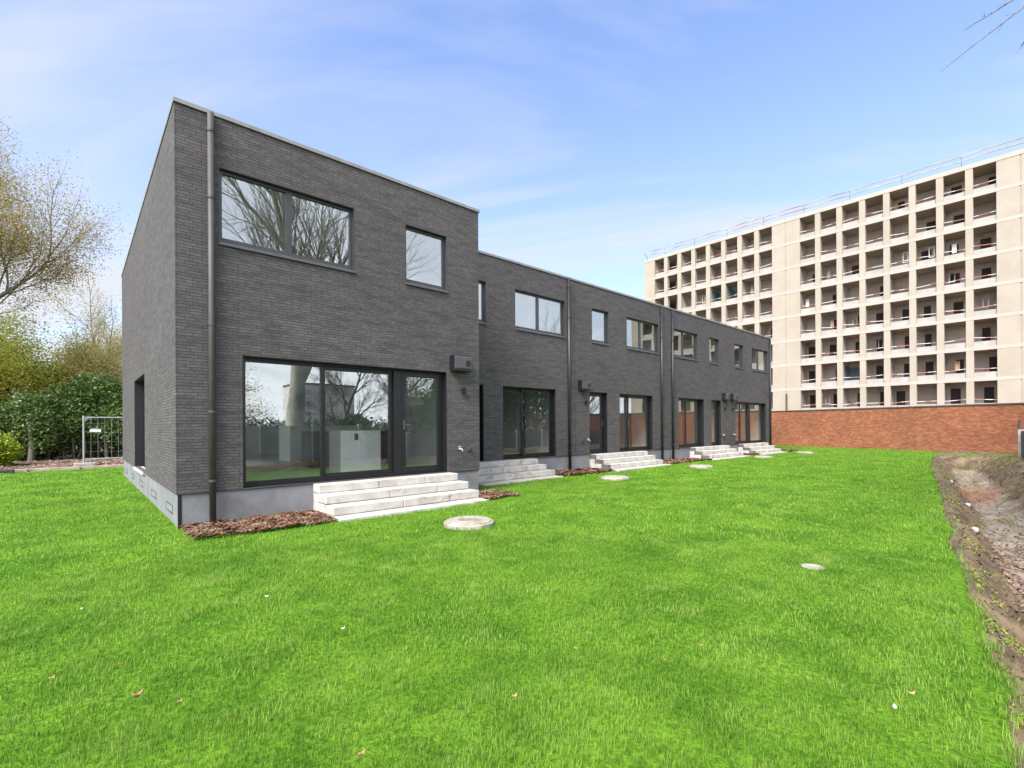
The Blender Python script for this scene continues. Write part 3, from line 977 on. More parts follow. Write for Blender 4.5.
def house(i, x0, x1, Yp, label, ups, grs, right_open=False):
    """ups: (ua, ub, splits); grs: (ua, ub, name, leaves)"""
    g_ = 0.009
    a, b = x0 + (g_ if i else 0), x1 - g_
    root = thing('row_house', label, 'house', (a, Yp, 0), 'dark brick terraced houses in one row')
    mp = front(Yp)
    ops = [(u[0], u[1], HU[0], HU[1]) for u in ups] + [(q[0], q[1], HG[0], HG[1]) for q in grs]
    w = MB()
    wall_openings(w, mp, a, b, ZB, ZT, ops)
    sidewin = (14.45, 17.2, 0.585, 2.96)
    if i == 0:
        wall_openings(w, leftside(a), Yp, YB, ZB, ZT, [sidewin])
    else:
        w.quad((a, Yp, ZB), (a, YB, ZB), (a, YB, ZT), (a, Yp, ZT))
    w.quad((b, Yp, ZB), (b, YB, ZB), (b, YB, ZT), (b, Yp, ZT))
    if i == 0:
        wall_openings(w, lambda u, z, d: (u, YB - d, z), a, b, ZB, ZT, [(1.7, 4.5, 0.6, 2.95)])  # rear opening added out of view to brighten the room
    else:
        w.quad((a, YB, ZB), (b, YB, ZB), (b, YB, ZT), (a, YB, ZT))
    # underside of the brick leaf
    w.quad((a, Yp, ZB), (b, Yp, ZB), (b, Yp + 0.05, ZB), (a, Yp + 0.05, ZB))
    w.quad((a, Yp, ZB), (a + 0.05, Yp, ZB), (a + 0.05, YB, ZB), (a, YB, ZB))
    w.build('wall', MAT['brick'], root)
    # plinth, set back a little under the brick
    p = MB()
    q = 0.03
    p.box(a + (0.03 if i == 0 else 0), b - (0.02 if i in (0, 4) else 0), Yp + q, YB - 0.02, -0.1, ZB - 0.012)
    pl = p.build('plinth', MAT['plinth'], root)
    if i == 0:
        k = MB()
        k.box(a + 0.024, a + 0.075, Yp + q - 0.006, Yp + q + 0.02, -0.05, ZB - 0.014)
        k.build('corner_strip', MAT['black'], pl)
        for (va, vb_) in ((10.2, 11.0), (12.6, 13.4), (15.3, 16.1), (17.9, 18.7), (20.4, 21.2)):
            k = MB()
            xx = a + 0.03
            frame_ring(k, leftside(xx), va, vb_, 0.15, 0.30, 0.016, -0.008, 0.01)
            v = k.build('air_vent', MAT['grey_alu'], root)
            s = MB()
            for j in range(4):
                zz = 0.172 + j * 0.03
                s.box(xx - 0.006, xx - 0.001, va + 0.02, vb_ - 0.02, zz, zz + 0.016)
            s.build('grille', MAT['galv'], v)
    d = MB()   # dark drip joint between plinth and brick
    d.box(a + 0.015, b - 0.015, Yp + 0.018, Yp + 0.028, ZB - 0.012, ZB - 0.002)
    if i == 0:
        d.box(a + 0.015, a + 0.028, Yp + 0.03, YB - 0.05, ZB - 0.012, ZB - 0.002)
    d.build('damp_course', MAT['black'], root)
    rf = MB()
    rf.box(a + 0.25, b - 0.001, Yp + 0.25, YB - 0.25, 6.70, 6.80)
    rf.build('roof', MAT['roof'], root)
    cp = MB()
    e = 0.03
    lx, rx = (a - 0.015 if i == 0 else a), (b + e if i in (0, 4) else b)
    cp.box(lx, rx, Yp - e, Yp + 0.32, ZT, 7.05)
    cp.box(lx, rx, YB - 0.32, YB + e, ZT, 7.05)
    cp.box(lx, a + 0.30, Yp + 0.32, YB - 0.32, ZT, 7.049)
    cp.box(b - 0.30, rx, Yp + 0.32, YB - 0.32, ZT, 7.049)
    cp.build('coping', MAT['coping'], root)
    interior(root, a + 0.3, b - 0.3, Yp, YB - Yp - 0.12 if i == 0 else 6.0, sidewin=sidewin if i == 0 else None)
    for (ua, ub, sp) in ups:
        window(root, mp, ua, ub, HU[0], HU[1], sp)
    for (ua, ub, nm, lv) in grs:
        glazed(root, mp, ua, ub, HG[0], HG[1], lv, nm)
    if i == 0:
        sl = leftside(a)
        win = window(root, sl, sidewin[0], sidewin[1], sidewin[2], sidewin[3], (15.85,), rec=0.2, sill=False)
        s = MB()
        window(root, lambda u, z, d: (u, YB - d, z), 1.7, 4.5, 0.6, 2.95, (3.1,), rec=0.1, sill=False)  # unseen rear window, added to bring daylight into the room
        s.box(a - 0.035, a + 0.19, sidewin[0] + 0.35, sidewin[1] + 0.0, 0.50, 0.570)
        s.build('sill', MAT['stone'], win, bevel=0.008)
    return root


H1 = house(0, X1, XS, Y1, 'nearest dark brick house at the left end, with its long side wall showing',
           [(1.83, 4.27, (3.01,)), (5.44, 6.55, ())],
           [(2.185, 6.52, 'sliding_door', [(2.24, 3.66, 0.035, 0.02, None), (3.66, 5.22, 0.075, 0.07, None), (5.42, 6.465, 0.10, 0.0, 'L')])])
H2 = house(1, JOINTS[0], JOINTS[1], Y2, 'second brick house from the left, set back beside the nearest one',
           [(8.40, 9.50, ()), (10.71, 13.16, (11.85,))],
           [(8.26, 9.37, 'door', [(8.315, 9.315, 0.10, 0.0, 'R')]),
            (10.16, 12.63, 'sliding_door', [(10.215, 11.37, 0.075, 0.065, None), (11.13, 12.575, 0.075, 0.0, 'L')])])
H3 = house(2, JOINTS[1], JOINTS[2], Y2, 'middle brick house of the row, third from the left',
           [(14.68, 15.74, ()), (16.95, 19.39, (18.06,))],
           [(14.51, 15.62, 'door', [(14.565, 15.565, 0.10, 0.0, 'R')]),
            (16.43, 18.87, 'sliding_door', [(16.485, 17.60, 0.075, 0.065, None), (17.22, 18.815, 0.085, 0.0, 'L')])])
H4 = house(3, JOINTS[2], JOINTS[3], Y2, 'fourth brick house, between the paired downpipes and the thin joint',
           [(20.62, 22.97, (21.66,)), (24.17, 25.27, ())],
           [(21.08, 23.57, 'sliding_door', [(21.135, 22.10, 0.075, 0.0, None), (21.96, 23.515, 0.085, 0.065, 'R')]),
            (24.38, 25.45, 'door', [(24.435, 25.395, 0.10, 0.0, 'L')])])
H5 = house(4, JOINTS[3], JOINTS[4], Y2, 'farthest brick house at the right end of the row',
           [(27.14, 28.27, ()), (29.45, 31.84, (30.55,))],
           [(27.22, 31.50, 'sliding_door', [(27.275, 28.24, 0.10, 0.0, 'R'), (28.24, 29.75, 0.075, 0.07, None), (29.55, 31.445, 0.06, 0.02, None)])])
# wide closing post between slider and door of the nearest house
for root, mp, ua, ub in ((H1, front(Y1), 5.225, 5.415), (H5, front(Y2), 29.30, 29.54)):
    k = MB()
    k.mbox(mp, ua, ub, HG[0] + 0.055, HG[1] - 0.058, 0.165, 0.30)
    k.build('door_post', MAT['black'], root)
fixings(H1, Y1, 6.60, 6.97, 6.86, 7.15)
fixings(H2, Y2, 7.72, 8.0, 8.12, 7.85)
fixings(H3, Y2, 13.84, 14.25, 14.36, 14.06)
fixings(H4, Y2, 25.56, 25.84, 25.60, 25.85)
fixings(H5, Y2, 26.52, 26.78, 26.90, 26.6)
downpipe(H1, 1.71, Y1, mat='pipe')
downpipe(H2, 13.30, Y2)
downpipe(H3, 19.55, Y2)
downpipe(H4, 20.48, Y2)
downpipe(H5, 32.05, Y2)

# kitchen block and cabinets seen through the nearest glazing
k = thing('kitchen_island', 'white kitchen block seen through the nearest sliding glass', 'kitchen island', (5.1, 11.5, 0.565))
b = MB()
b.box(4.60, 5.62, 11.15, 11.85, 0.566, 1.56)
b.build('body', MAT['white'], k, bevel=0.01)
b = MB()
b.box(4.94, 5.03, 11.135, 11.149, 1.33, 1.49)
b.build('socket', MAT['black'], k)
k = thing('kitchen_cabinet', 'dark brown cabinet run standing behind the white kitchen block', 'cabinet', (5.8, 13.5, 0.565))
b = MB()
b.box(4.6, 7.1, 13.2, 13.8, 0.566, 1.53)
b.build('carcass', MAT['wood_dark'], k, bevel=0.01)
for j in range(6):
    b = MB()
    b.box(4.605 + j * 0.415, 4.605 + j * 0.415 + 0.405, 13.178, 13.198, 0.60, 1.50)
    b.build('door', MAT['wood_dark'], k, bevel=0.004)
k = thing('partition_panel', 'white partition end standing deep inside the nearest room', 'panel', (5.2, 16.4, 0.565))
b = MB()
b.box(4.95, 5.5, 15.9, 17.0, 0.566, 2.2)
b.build('board', MAT['white'], k)

# ------------------------------------------------------------------ steps
step_labels = ['nearest flight of pale concrete steps, below the corner glazing', 'second flight of pale steps, half behind the corner of the nearest house',
               'third flight of pale steps with dark left block ends, before the middle house', 'fourth flight of pale steps, below the narrow door by the thin joint',
               'farthest flight of pale steps at the end of the row']
for i, (x0, x1, Yp) in enumerate(STEPS):
    root = thing('garden_steps', step_labels[i], 'steps', (x0, Yp - 0.65, 0), 'concrete block steps up to the garden doors')
    rr = random.Random(100 + i)
    tops = [0.552, 0.384, 0.214]
    for j, zt in enumerate(tops):
        zb = zt - 0.166
        yf = Yp - BASEX[j]
        yb_ = Yp + 0.025 if j == 0 else Yp - BASEX[j] + 0.42
        cuts = [x0 + j * 0.0] + ([x0 + 1.23, x0 + 2.36] if j == 0 else [x0 + 1.30, x0 + 2.42] if j == 1 else [x0 + 1.42, x0 + 2.52]) + [x1 + j * 0.055]
        for c in range(3):
            b = MB()
            wob = rr.uniform(-0.008, 0.008)
            b.box(cuts[c] + 0.004, cuts[c + 1] - 0.004, yf + wob, yb_, zb + 0.002, zt + rr.uniform(-0.004, 0.003))
            ob = b.build('step_block', MAT['stone'], root, bevel=0.016)
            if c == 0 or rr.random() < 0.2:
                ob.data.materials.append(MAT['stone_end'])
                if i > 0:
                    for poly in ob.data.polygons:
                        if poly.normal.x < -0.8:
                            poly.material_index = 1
        # lower courses behind, closing the flight
    b = MB()
    b.box(x0 + 0.012, x1 - 0.012, Yp - BASEX[2] + 0.43, Yp + 0.024, -0.08, 0.212)
    b.box(x0 + 0.012, x1 - 0.012, Yp - BASEX[1] + 0.43, Yp + 0.023, 0.214, 0.382)
    b.build('core_block', MAT['stone'], root)
    b = MB()
    b.box(x0 - 0.005, x1 + 0.10, Yp - BASEX[3], Yp - BASEX[2] + 0.40, -0.08, 0.043)
    b.build('base_slab', MAT['stone'], root, bevel=0.01)

# ------------------------------------------------------------------ round well covers and the small cover
well_labels = ['nearest round concrete well cover, broad on the lawn before the steps', 'raised round concrete cover before the middle house, with chipped rim',
               'third round concrete cover along the lawn, before the paired downpipes', 'fourth round concrete cover, before the narrow door',
               'farthest round concrete cover near the brick wall']
for i, (x, y, rr) in enumerate(WELLS):
    root = thing('well_cover', well_labels[i], 'well cover', (x, y, 0), 'round concrete well covers in the lawn')
    b = MB()
    b.lathe((x, y, 0), [(rr, -0.1), (rr, 0.055), (rr - 0.012, 0.066), (0.001, 0.066)], 40)
    b.build('rim', MAT['well'], root)
    b = MB()
    b.lathe((x, y, 0), [(rr - 0.045, 0.067), (rr - 0.05, 0.082), (rr - 0.065, 0.088), (0.10, 0.092), (0.095, 0.085), (0.001, 0.085)], 40)
    b.build('lid', MAT['well'], root)
b = MB()
b.lathe((6.31, 1.86, 0), [(0.12, -0.05), (0.12, 0.008), (0.11, 0.012), (0.07, 0.012), (0.065, 0.006), (0.001, 0.006)], 24)
o = b.build('inspection_cover', MAT['well'])
tag(o, 'small pale round cover sunk in the open lawn at the right', 'cover')


# ------------------------------------------------------------------ brick boundary wall
def wall_pt(y, off, z):   # off: towards the camera side
    nx, ny = 0.9525, -0.3044
    return (wall_x(y) - nx * off, y - ny * off, z)


root = thing('brick_wall', 'long orange red brick boundary wall with a dark coping, before the tower', 'wall', (wall_x(8), 8, 0))
b = MB()
ya, yb_ = -30, 24
b.hexa([wall_pt(ya, 0, -0.2), wall_pt(yb_, 0, -0.2), wall_pt(yb_, -0.25, -0.2), wall_pt(ya, -0.25, -0.2),
        wall_pt(ya, 0, 2.63), wall_pt(yb_, 0, 2.63), wall_pt(yb_, -0.25, 2.63), wall_pt(ya, -0.25, 2.63)])
b.build('wall', MAT['red_brick'], root)
b = MB()
b.hexa([wall_pt(ya, 0.04, 2.632), wall_pt(yb_, 0.04, 2.632), wall_pt(yb_, -0.29, 2.632), wall_pt(ya, -0.29, 2.632),
        wall_pt(ya, 0.04, 2.71), wall_pt(yb_, 0.04, 2.71), wall_pt(yb_, -0.29, 2.71), wall_pt(ya, -0.29, 2.71)])
b.build('coping', MAT['rust'], root)

# ------------------------------------------------------------------ apartment tower
TX = 60.0
root = thing('apartment_tower', 'tall cream concrete apartment block with rows of open stripped balconies', 'apartment building', (TX, 15, 0))
BAYS = []
y = 36.95
for k in range(8):
    BAYS.append((36.95 - k * 1.981 - 1.45, 36.95 - k * 1.981))
for k in range(8):
    BAYS.append((18.73 - k * 2.003 - 1.49, 18.73 - k * 2.003))
for k in range(8):
    BAYS.append((0.30 - k * 2.0 - 1.48, 0.30 - k * 2.0))
FL = [0.20 + 2.752 * k for k in range(9)]     # top of each slab band
TZ = 24.97
TY0, TY1 = -17.0, 38.53
w = MB()
tm = leftside(TX)
ops = []
for (ba, bb) in BAYS:
    for f in FL:
        ops.append((ba, bb, f, f + 2.31))
us = sorted({TY0, TY1} | {u for bb in BAYS for u in bb})
for i in range(len(us) - 1):
    ua, ub = us[i], us[i + 1]
    if any(abs(ua - b_[0]) < 1e-6 for b_ in BAYS):
        continue
    # pier or panel, with a shallow vertical joint down the middle of the wide panels
    if ub - ua > 2:
        m_ = (ua + ub) / 2
        w.mbox(tm, ua, m_ - 0.05, 0, TZ - 0.4, 0, 1.2)
        w.mbox(tm, m_ + 0.05, ub, 0, TZ - 0.4, 0, 1.2)
        w.mbox(tm, m_ - 0.05, m_ + 0.05, 0, TZ - 0.4, 0.05, 1.2)
    else:
        w.mbox(tm, ua, ub, 0, TZ - 0.4, 0, 0.5)
w.box(TX + 0.5, TX + 11.8, TY1 - 0.3, TY1 - 0.02, 0, TZ - 0.4)
w.box(TX + 0.5, TX + 11.8, TY0 + 0.02, TY0 + 0.3, 0, TZ - 0.4)
w.build('wall', MAT['tower'], root)
w = MB()
for f in FL[1:]:
    w.mbox(tm, TY0 - 0.01, TY1 + 0.01, f - 0.30, f, -0.015, 0.45)
w.mbox(tm, TY0 - 0.03, TY1 + 0.03, TZ - 0.40, TZ, -0.03, 0.6)
w.build('floor_band', MAT['band'], root)
cw = MB()
w = MB()
D = 2.6
for f in FL:
    cw.box(TX + 0.02, TX + 12, TY0 + 0.3, TY1 - 0.3, f - 0.28, f - 0.02)
cw.box(TX + 0.61, TX + 12, TY0, TY1, TZ - 0.35, TZ - 0.05)
cw.build('floor_slab', MAT['tower_ceiling'], root)
for k, (ba, bb) in enumerate(BAYS):
    if k % 2 == 0:
        w.box(TX + 0.51, TX + D, bb + 0.12, bb + 0.38, 0.2, TZ - 0.4)
w.box(TX + D + 0.01, TX + D + 0.2, TY0 + 0.3, 35.2, 0.2, TZ - 0.4)
w.box(TX + 11.8, TX + 12, TY0, 33, 0.2, TZ - 0.4)
w.build('inner_wall', MAT['tower_in'], root)


def rail_mat():
    m, nt, b, _ = new_mat('red_white_rail')
    s = nt.nodes.new('ShaderNodeSeparateXYZ')
    nt.links.new(npos(nt), s.inputs[0])
    f = nmath(nt, 'FRACT', nmath(nt, 'ADD', nmath(nt, 'MULTIPLY', s.outputs[1], 0.62), nmath(nt, 'MULTIPLY', nnoise(nt, npos(nt), 0.35, 1), 2.5)))
    f = nmath(nt, 'GREATER_THAN', f, 0.55)
    nt.links.new(nmix(nt, f, (0.62, 0.57, 0.52), (0.42, 0.14, 0.11)), b.inputs['Base Color'])
    return m


MAT['rail'] = rail_mat()
rr = random.Random(7)
hidden = MB()
vis_first = {0: 7, 1: 7, 2: 7, 3: 6, 4: 6, 5: 5, 6: 5, 7: 4}
for k, (ba, bb) in enumerate(BAYS):
    for fi, f in enumerate(FL):
        seen = (8 <= k < 16 and fi >= 1) or (k < 8 and fi >= vis_first[k])
        has_door = rr.random() < (0.75 if fi < 5 else 0.35)
        du = ba + rr.uniform(0.1, 0.75)
        dw = rr.uniform(0.45, 0.75)
        if not seen:
            hidden.mbox(tm, ba + 0.003, bb - 0.003, f + 0.002, f + 0.50, 0.16, 0.28)
            continue
        b = MB()
        b.mbox(tm, ba + 0.003, bb - 0.003, f + 0.002, f + 0.50 + rr.uniform(-.03, .03), 0.16, 0.28)
        bal = b.build('balcony', MAT['parapet'], root)
        b = MB()
        sag = rr.uniform(-0.08, 0.08)
        b.tube([tm(ba + 0.004, f + 0.80 + sag, 0.20), tm((ba + bb) / 2, f + 0.79, 0.20), tm(bb - 0.004, f + 0.80 - sag, 0.20)], 0.032, 6)
        b.build('rail', MAT['rail'], bal)
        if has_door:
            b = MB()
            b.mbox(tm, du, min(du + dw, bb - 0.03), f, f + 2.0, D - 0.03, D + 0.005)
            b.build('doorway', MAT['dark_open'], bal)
        if (k, fi) in ((4, 6), (5, 6), (10, 2)):
            b = MB()
            b.mbox(tm, bb + 0.04, bb + 0.11, f, f + 2.1, 0.6, D - 0.05)
            b.mbox(tm, ba, bb + 0.03, f + 0.5, f + 2.0, D - 0.06, D - 0.035)
            b.build('painted_wall', MAT['blue'] if k == 10 else MAT['teal'], bal)
        elif rr.random() < 0.26 and fi < 7:
            b = MB()
            uu = ba + rr.uniform(0.2, 1.0)
            if rr.random() < 0.5:
                frame_ring(b, tm, uu, uu + 0.42, f + 0.9, f + 1.9, 0.06, 1.2, 1.26)
            else:
                b.mbox(tm, uu, uu + 0.34, f + 0.9, f + 1.75, 1.3, 1.36)
            b.build('window_board', MAT[rr.choice(('white', 'parapet', 'band', 'timber'))], bal)
h = hidden.build('balcony_parapet', MAT['parapet'], root)
h['kind'] = 'stuff'
# roof edge rail: posts and two red and white tapes, sticking out at the left end
for yy in np.arange(TY0 + 1, TY1, 4.3):
    b = MB()
    b.tube([(TX + 0.4, yy, TZ - 0.02), (TX + 0.4, yy, TZ + 1.12)], 0.02, 6)
    b.tube([(TX + 0.4, yy, TZ + 0.05), (TX + 1.2, yy, TZ + 0.05)], 0.03, 6)
    b.build('rail_post', MAT['rust'], root)
b = MB()
b.tube([(TX + 0.3, TY1 - 0.4, TZ - 0.02), (TX + 0.1, TY1 + 0.1, TZ + 1.1)], 0.035, 6)
b.build('rail_post', MAT['rust'], root)
b = MB()
for zz in (0.68, 1.12):
    pts = [(TX + 0.4, yy, TZ + zz + (0.03 if int(q) % 2 else -0.03)) for q, yy in enumerate(np.arange(TY0 + 1, TY1 + 0.8, 2.15))]
    b.tube(pts, 0.045, 6)
b.build('roof_rail', MAT['roof_tape'], root)
b = MB()
b.tube([(TX + 0.6, 24.0, TZ - 0.1), (TX + 0.6, 24.0, TZ + 2.0)], 0.03, 6)
b.tube([(TX + 0.6, 25.3, TZ + 1.95), (TX + 0.6, 22.8, TZ + 1.3)], 0.03, 6)
b.tube([(TX + 0.6, 25.3, TZ + 1.75), (TX + 0.6, 25.3, TZ + 2.1)], 0.03, 6)
b.build('antenna', MAT['galv'], root)
b = MB()
b.tube([tm(20.15, 3.0, -0.10), tm(20.15, 5.1, -0.10)], 0.09, 8)
b.build('drain_pipe', MAT['rust'], root)

# ------------------------------------------------------------------ concrete slab fence at the right, mesh fence at the back left
fa0, fa1 = -14.0, 30.2
root = thing('concrete_fence', 'grey concrete post and slab fence beyond the trench at the right edge', 'fence', from_ao(30.2, 2.75) + (0,))
def fence_posts(root, a0, n, ztop, timber):
    for i in range(n):
        a = a0 - i * 2.05
        x, y = from_ao(a, 2.80)
        b = MB()
        b.box(x - 0.09, x + 0.09, y - 0.09, y + 0.09, -0.4, ztop + 0.04)
        b.build('post', MAT['conc_post'], root, bevel=0.012)
        if not i:
            continue
        p0, p1 = from_ao(a + 0.10, 2.80), from_ao(a + 1.95, 2.80)
        nb = 12 if timber else 4
        for k in range(nb):
            b = MB()
            if timber:
                q0 = [p0[c] + (p1[c] - p0[c]) * (k + 0.03) / nb for c in (0, 1)]
                q1 = [p0[c] + (p1[c] - p0[c]) * (k + 0.97) / nb for c in (0, 1)]
                z0, z1, w_ = 0.02, ztop - 0.02 * ((k * 7) % 3), 0.012
            else:
                q0, q1, w_ = p0, p1, 0.025
                hh = (ztop + 0.15) / nb
                z0, z1 = -0.15 + k * hh, -0.15 + (k + 1) * hh - 0.006
            b.hexa([(q0[0], q0[1] - w_, z0), (q1[0], q1[1] - w_, z0), (q1[0], q1[1] + w_, z0), (q0[0], q0[1] + w_, z0),
                    (q0[0], q0[1] - w_, z1), (q1[0], q1[1] - w_, z1), (q1[0], q1[1] + w_, z1), (q0[0], q0[1] + w_, z1)])
            b.build('board' if timber else 'panel', MAT['fence_board'] if timber else MAT['conc_panel'], root)


root['label'] = 'brown timber board fence with grey concrete posts beyond the trench at the right edge'
root.name = 'timber_fence'
fence_posts(root, 30.15, 11, 1.33, True)
root = thing('concrete_fence', 'pale concrete slab fence mirrored low in the nearest fixed pane', 'fence', from_ao(9.0, 2.80) + (0,))
fence_posts(root, 9.45, 11, 1.72, False)
b = MB()
x, y = from_ao(30.9, 2.83)
b.tube([(x, y, -0.3), (x, y, 1.76)], 0.05, 8)
b.tube([(x, y, 1.70), (x, y, 1.79)], 0.062, 8)
o = b.build('steel_post', MAT['rust'])
tag(o, 'dark rusty steel post standing behind the concrete fence post', 'post')

MFX, MFY = 0.22, 28.3
root = thing('mesh_fence', 'galvanised temporary mesh fence panel before the laurel hedge', 'fence', (MFX, MFY, 0.05))
b = MB()
b.tube([(MFX, MFY, 0.06), (MFX, MFY, 2.2)], 0.035, 10)
b.tube([(MFX + 3.45, MFY, 0.06), (MFX + 3.45, MFY, 2.2)], 0.035, 10)
b.tube([(MFX, MFY, 2.13), (MFX + 3.45, MFY, 2.13)], 0.03, 10)
b.tube([(MFX, MFY, 0.30), (MFX + 3.45, MFY, 0.30)], 0.03, 10)
b.hexa([(MFX + .02, MFY - .01, 1.95), (MFX + .05, MFY - .01, 1.95), (MFX + .05, MFY + .01, 1.95), (MFX + .02, MFY + .01, 1.95),
        (MFX + .02, MFY - .01, 2.11), (MFX + .20, MFY - .01, 2.11), (MFX + .20, MFY + .01, 2.11), (MFX + .02, MFY + .01, 2.11)])
b.build('frame', MAT['galv'], root)
b = MB()
for k in range(14):
    x = MFX + 0.24 + k * 0.235
    b.tube([(x, MFY, 0.31), (x, MFY, 2.12)], 0.0045, 5)
for k in range(4):
    z = 0.62 + k * 0.42
    b.tube([(MFX + 0.03, MFY + 0.008, z), (MFX + 3.42, MFY + 0.008, z)], 0.003, 5)
b.build('mesh', MAT['galv'], root)
b = MB()
b.box(MFX + 0.20, MFX + 0.58, MFY - 0.03, MFY - 0.02, 1.49, 1.61)
b.build('sign', MAT['sign'], root)
b = MB()
b.box(MFX - 0.33, MFX + 0.40, MFY - 0.14, MFY + 0.14, 0.0, 0.15)
o = b.build('fence_foot', MAT['conc_post'], bevel=0.03)
tag(o, 'grey concrete foot block carrying the mesh fence post', 'fence foot', 'fence foot blocks')
b = MB()
b.box(-3.2, -1.75, 25.75, 26.05, 0.0, 0.14)
o = b.build('fence_foot', MAT['rubber'], bevel=0.03)
tag(o, 'long black rubber foot block lying on the lawn edge at far left', 'fence foot', 'fence foot blocks')


# ------------------------------------------------------------------ trees and hedge
class Tree:
    def __init__(self, seed):
        self.r = random.Random(seed)
        self.trunk, self.twig, self.tips = MB(), MB(), []

    def branch(self, p, d, length, rad, lev, maxlev, spread=0.6, upt=0.08, kids=5, taper=0.35, wob=0.12, ratio=0.62, twig_lev=2, start=0.3):
        r = self.r
        n = 7 if lev == 0 else 5 if lev < 3 else 3
        pts, rads, dirs = [p.copy()], [rad], [d.copy()]
        for i in range(n):
            d = (d + Vector((r.gauss(0, wob), r.gauss(0, wob), r.gauss(0, wob) + upt))).normalized()
            p = p + d * (length / n)
            pts.append(p.copy())
            rads.append(rad * (1 - (1 - taper) * (i + 1) / n))
            dirs.append(d.copy())
        (self.trunk if lev < twig_lev else self.twig).tube(pts, rads, 9 if lev == 0 else 6 if lev < 3 else 3, cap=False)
        if lev >= maxlev:
            self.tips += [(q.copy(), dd) for q, dd in zip(pts[1:], dirs[1:])]
            return
        if lev == maxlev - 1:
            self.tips += [(q.copy(), dd) for q, dd in zip(pts[2:], dirs[2:])]
        for k in range(kids):
            t = start + (1 - start) * (k + r.random() * 0.8) / kids
            f = t * n
            i = min(int(f), n - 1)
            q = pts[i].lerp(pts[i + 1], f - i)
            dd = dirs[i]
            ax = dd.cross(Vector((r.gauss(0, 1), r.gauss(0, 1), r.gauss(0, 1)))).normalized()
            ang = spread * (0.75 + 0.5 * r.random())
            nd = (dd * math.cos(ang) + ax * math.sin(ang)).normalized()
            rr_ = rads[i] * (0.45 + 0.2 * r.random())
            self.branch(q, nd, length * ratio * (0.75 + 0.5 * r.random()) * (1.1 - 0.35 * t), max(rr_, 0.006), lev + 1, maxlev, spread, upt, kids, taper, wob, ratio, twig_lev, 0.2)
        # leader
        self.branch(p, d, length * ratio, rads[-1], lev + 1, maxlev, spread, upt, kids, taper, wob, ratio, twig_lev, 0.15)


def leaf_quads(name, cent, size, mat, seed, parent=None, spread=0.25, n_per=3, flat=0.5):
    r = np.random.RandomState(seed)
    c = np.repeat(np.array(cent), n_per, 0)
    n = len(c)
    c = c + r.normal(0, spread, (n, 3))
    az, ze = r.rand(n) * 2 * PI, (r.rand(n) - 0.5) * PI * flat
    u = np.stack([np.cos(az) * np.cos(ze), np.sin(az) * np.cos(ze), np.sin(ze)], 1)
    t = r.normal(0, 1, (n, 3))
    v_ = np.cross(u, t)
    v_ /= np.linalg.norm(v_, axis=1)[:, None] + 1e-9
    s = size * (0.6 + 0.8 * r.rand(n))[:, None]
    v = np.stack([c - u * s * 0.5, c + v_ * s * 0.28, c + u * s * 0.5, c - v_ * s * 0.28], 1)
    tint = np.clip(r.rand(n) * 0.7 + 0.3 * lattice_noise(c[:, 0], c[:, 2], seed, 0.8), 0, 1)
    return np_mesh(name, v.reshape(-1, 3), np.arange(n * 4).reshape(n, 4), mat, parent, ('tint', np.repeat(tint, 4)))


def plant(seed, name, label, cat, loc, hgt, rad, maxlev=4, kids=4, spread=0.6, upt=0.06, ratio=0.62, bark='bark_dark', leaf=None, lsize=0.12, nper=2, lspread=0.2, group=None, first=0.32, d0=(0, 0, 1), wob=0.12, twig_lev=2, start=0.3, flt=None, dens=1.0):
    t = Tree(seed)
    t.branch(Vector((loc[0], loc[1], loc[2] - 0.15)), Vector(d0).normalized(), hgt * first, rad, 0, maxlev, spread, upt, kids, 0.55, wob, ratio, twig_lev, start)
    root = thing(name, label, cat, loc, group)
    t.trunk.build('trunk', MAT[bark], root, smooth=True)
    if t.twig.v:
        t.twig.build('twigs', MAT[bark], root, smooth=True)
    if leaf:
        c = [tuple(q) for q, _ in t.tips if flt is None or flt(q)]
        if dens < 1:
            c = [q for q in c if t.r.random() < dens]
        leaf_quads('crown', c, lsize, MAT[leaf], seed, root, lspread, nper)
    return t


# back left
plant(11, 'tree', 'tall tree with sparse yellow young leaves, leftmost against the sky', 'tree', (-5.0, 36.5, 0), 21, 0.26, 5, 4, 0.50, 0.07, 0.70,
      leaf='young', lsize=0.095, nper=9, lspread=0.42, first=0.40, d0=(0.16, 0, 1), dens=1.0, flt=lambda q: q.z > 6.5)
plant(12, 'tree', 'thin sparse tree with a few pale leaves beside the brick side wall', 'tree', (1.6, 46, 0), 18, 0.16, 4, 4, 0.5, 0.10, 0.64,
      leaf='olive', lsize=0.10, nper=7, lspread=0.40, first=0.34, dens=0.9)
plant(13, 'tree', 'lime green spring tree rising behind the laurel at the far left', 'tree', (-2.3, 41, 0), 11.5, 0.16, 4, 4, 0.7, 0.04, 0.68,
      leaf='lime', lsize=0.13, nper=22, lspread=0.5, first=0.32)
plant(14, 'tree', 'smaller lime green tree behind the middle of the laurel hedge', 'tree', (-0.3, 43, 0), 9.5, 0.14, 4, 4, 0.7, 0.04, 0.68,
      leaf='lime', lsize=0.13, nper=22, lspread=0.5, first=0.30)
plant(15, 'tree', 'brownish yellow tree in new leaf close behind the mesh fence', 'tree', (1.9, 41, 0), 11.0, 0.12, 4, 4, 0.6, 0.06, 0.68,
      leaf='olive', lsize=0.11, nper=12, lspread=0.45, first=0.30)
plant(16, 'tree', 'lime green tree at the left edge behind the yellow shrub', 'tree', (-6.0, 42, 0), 11.0, 0.16, 4, 4, 0.7, 0.04, 0.66,
      leaf='lime', lsize=0.13, nper=22, lspread=0.5, first=0.32)


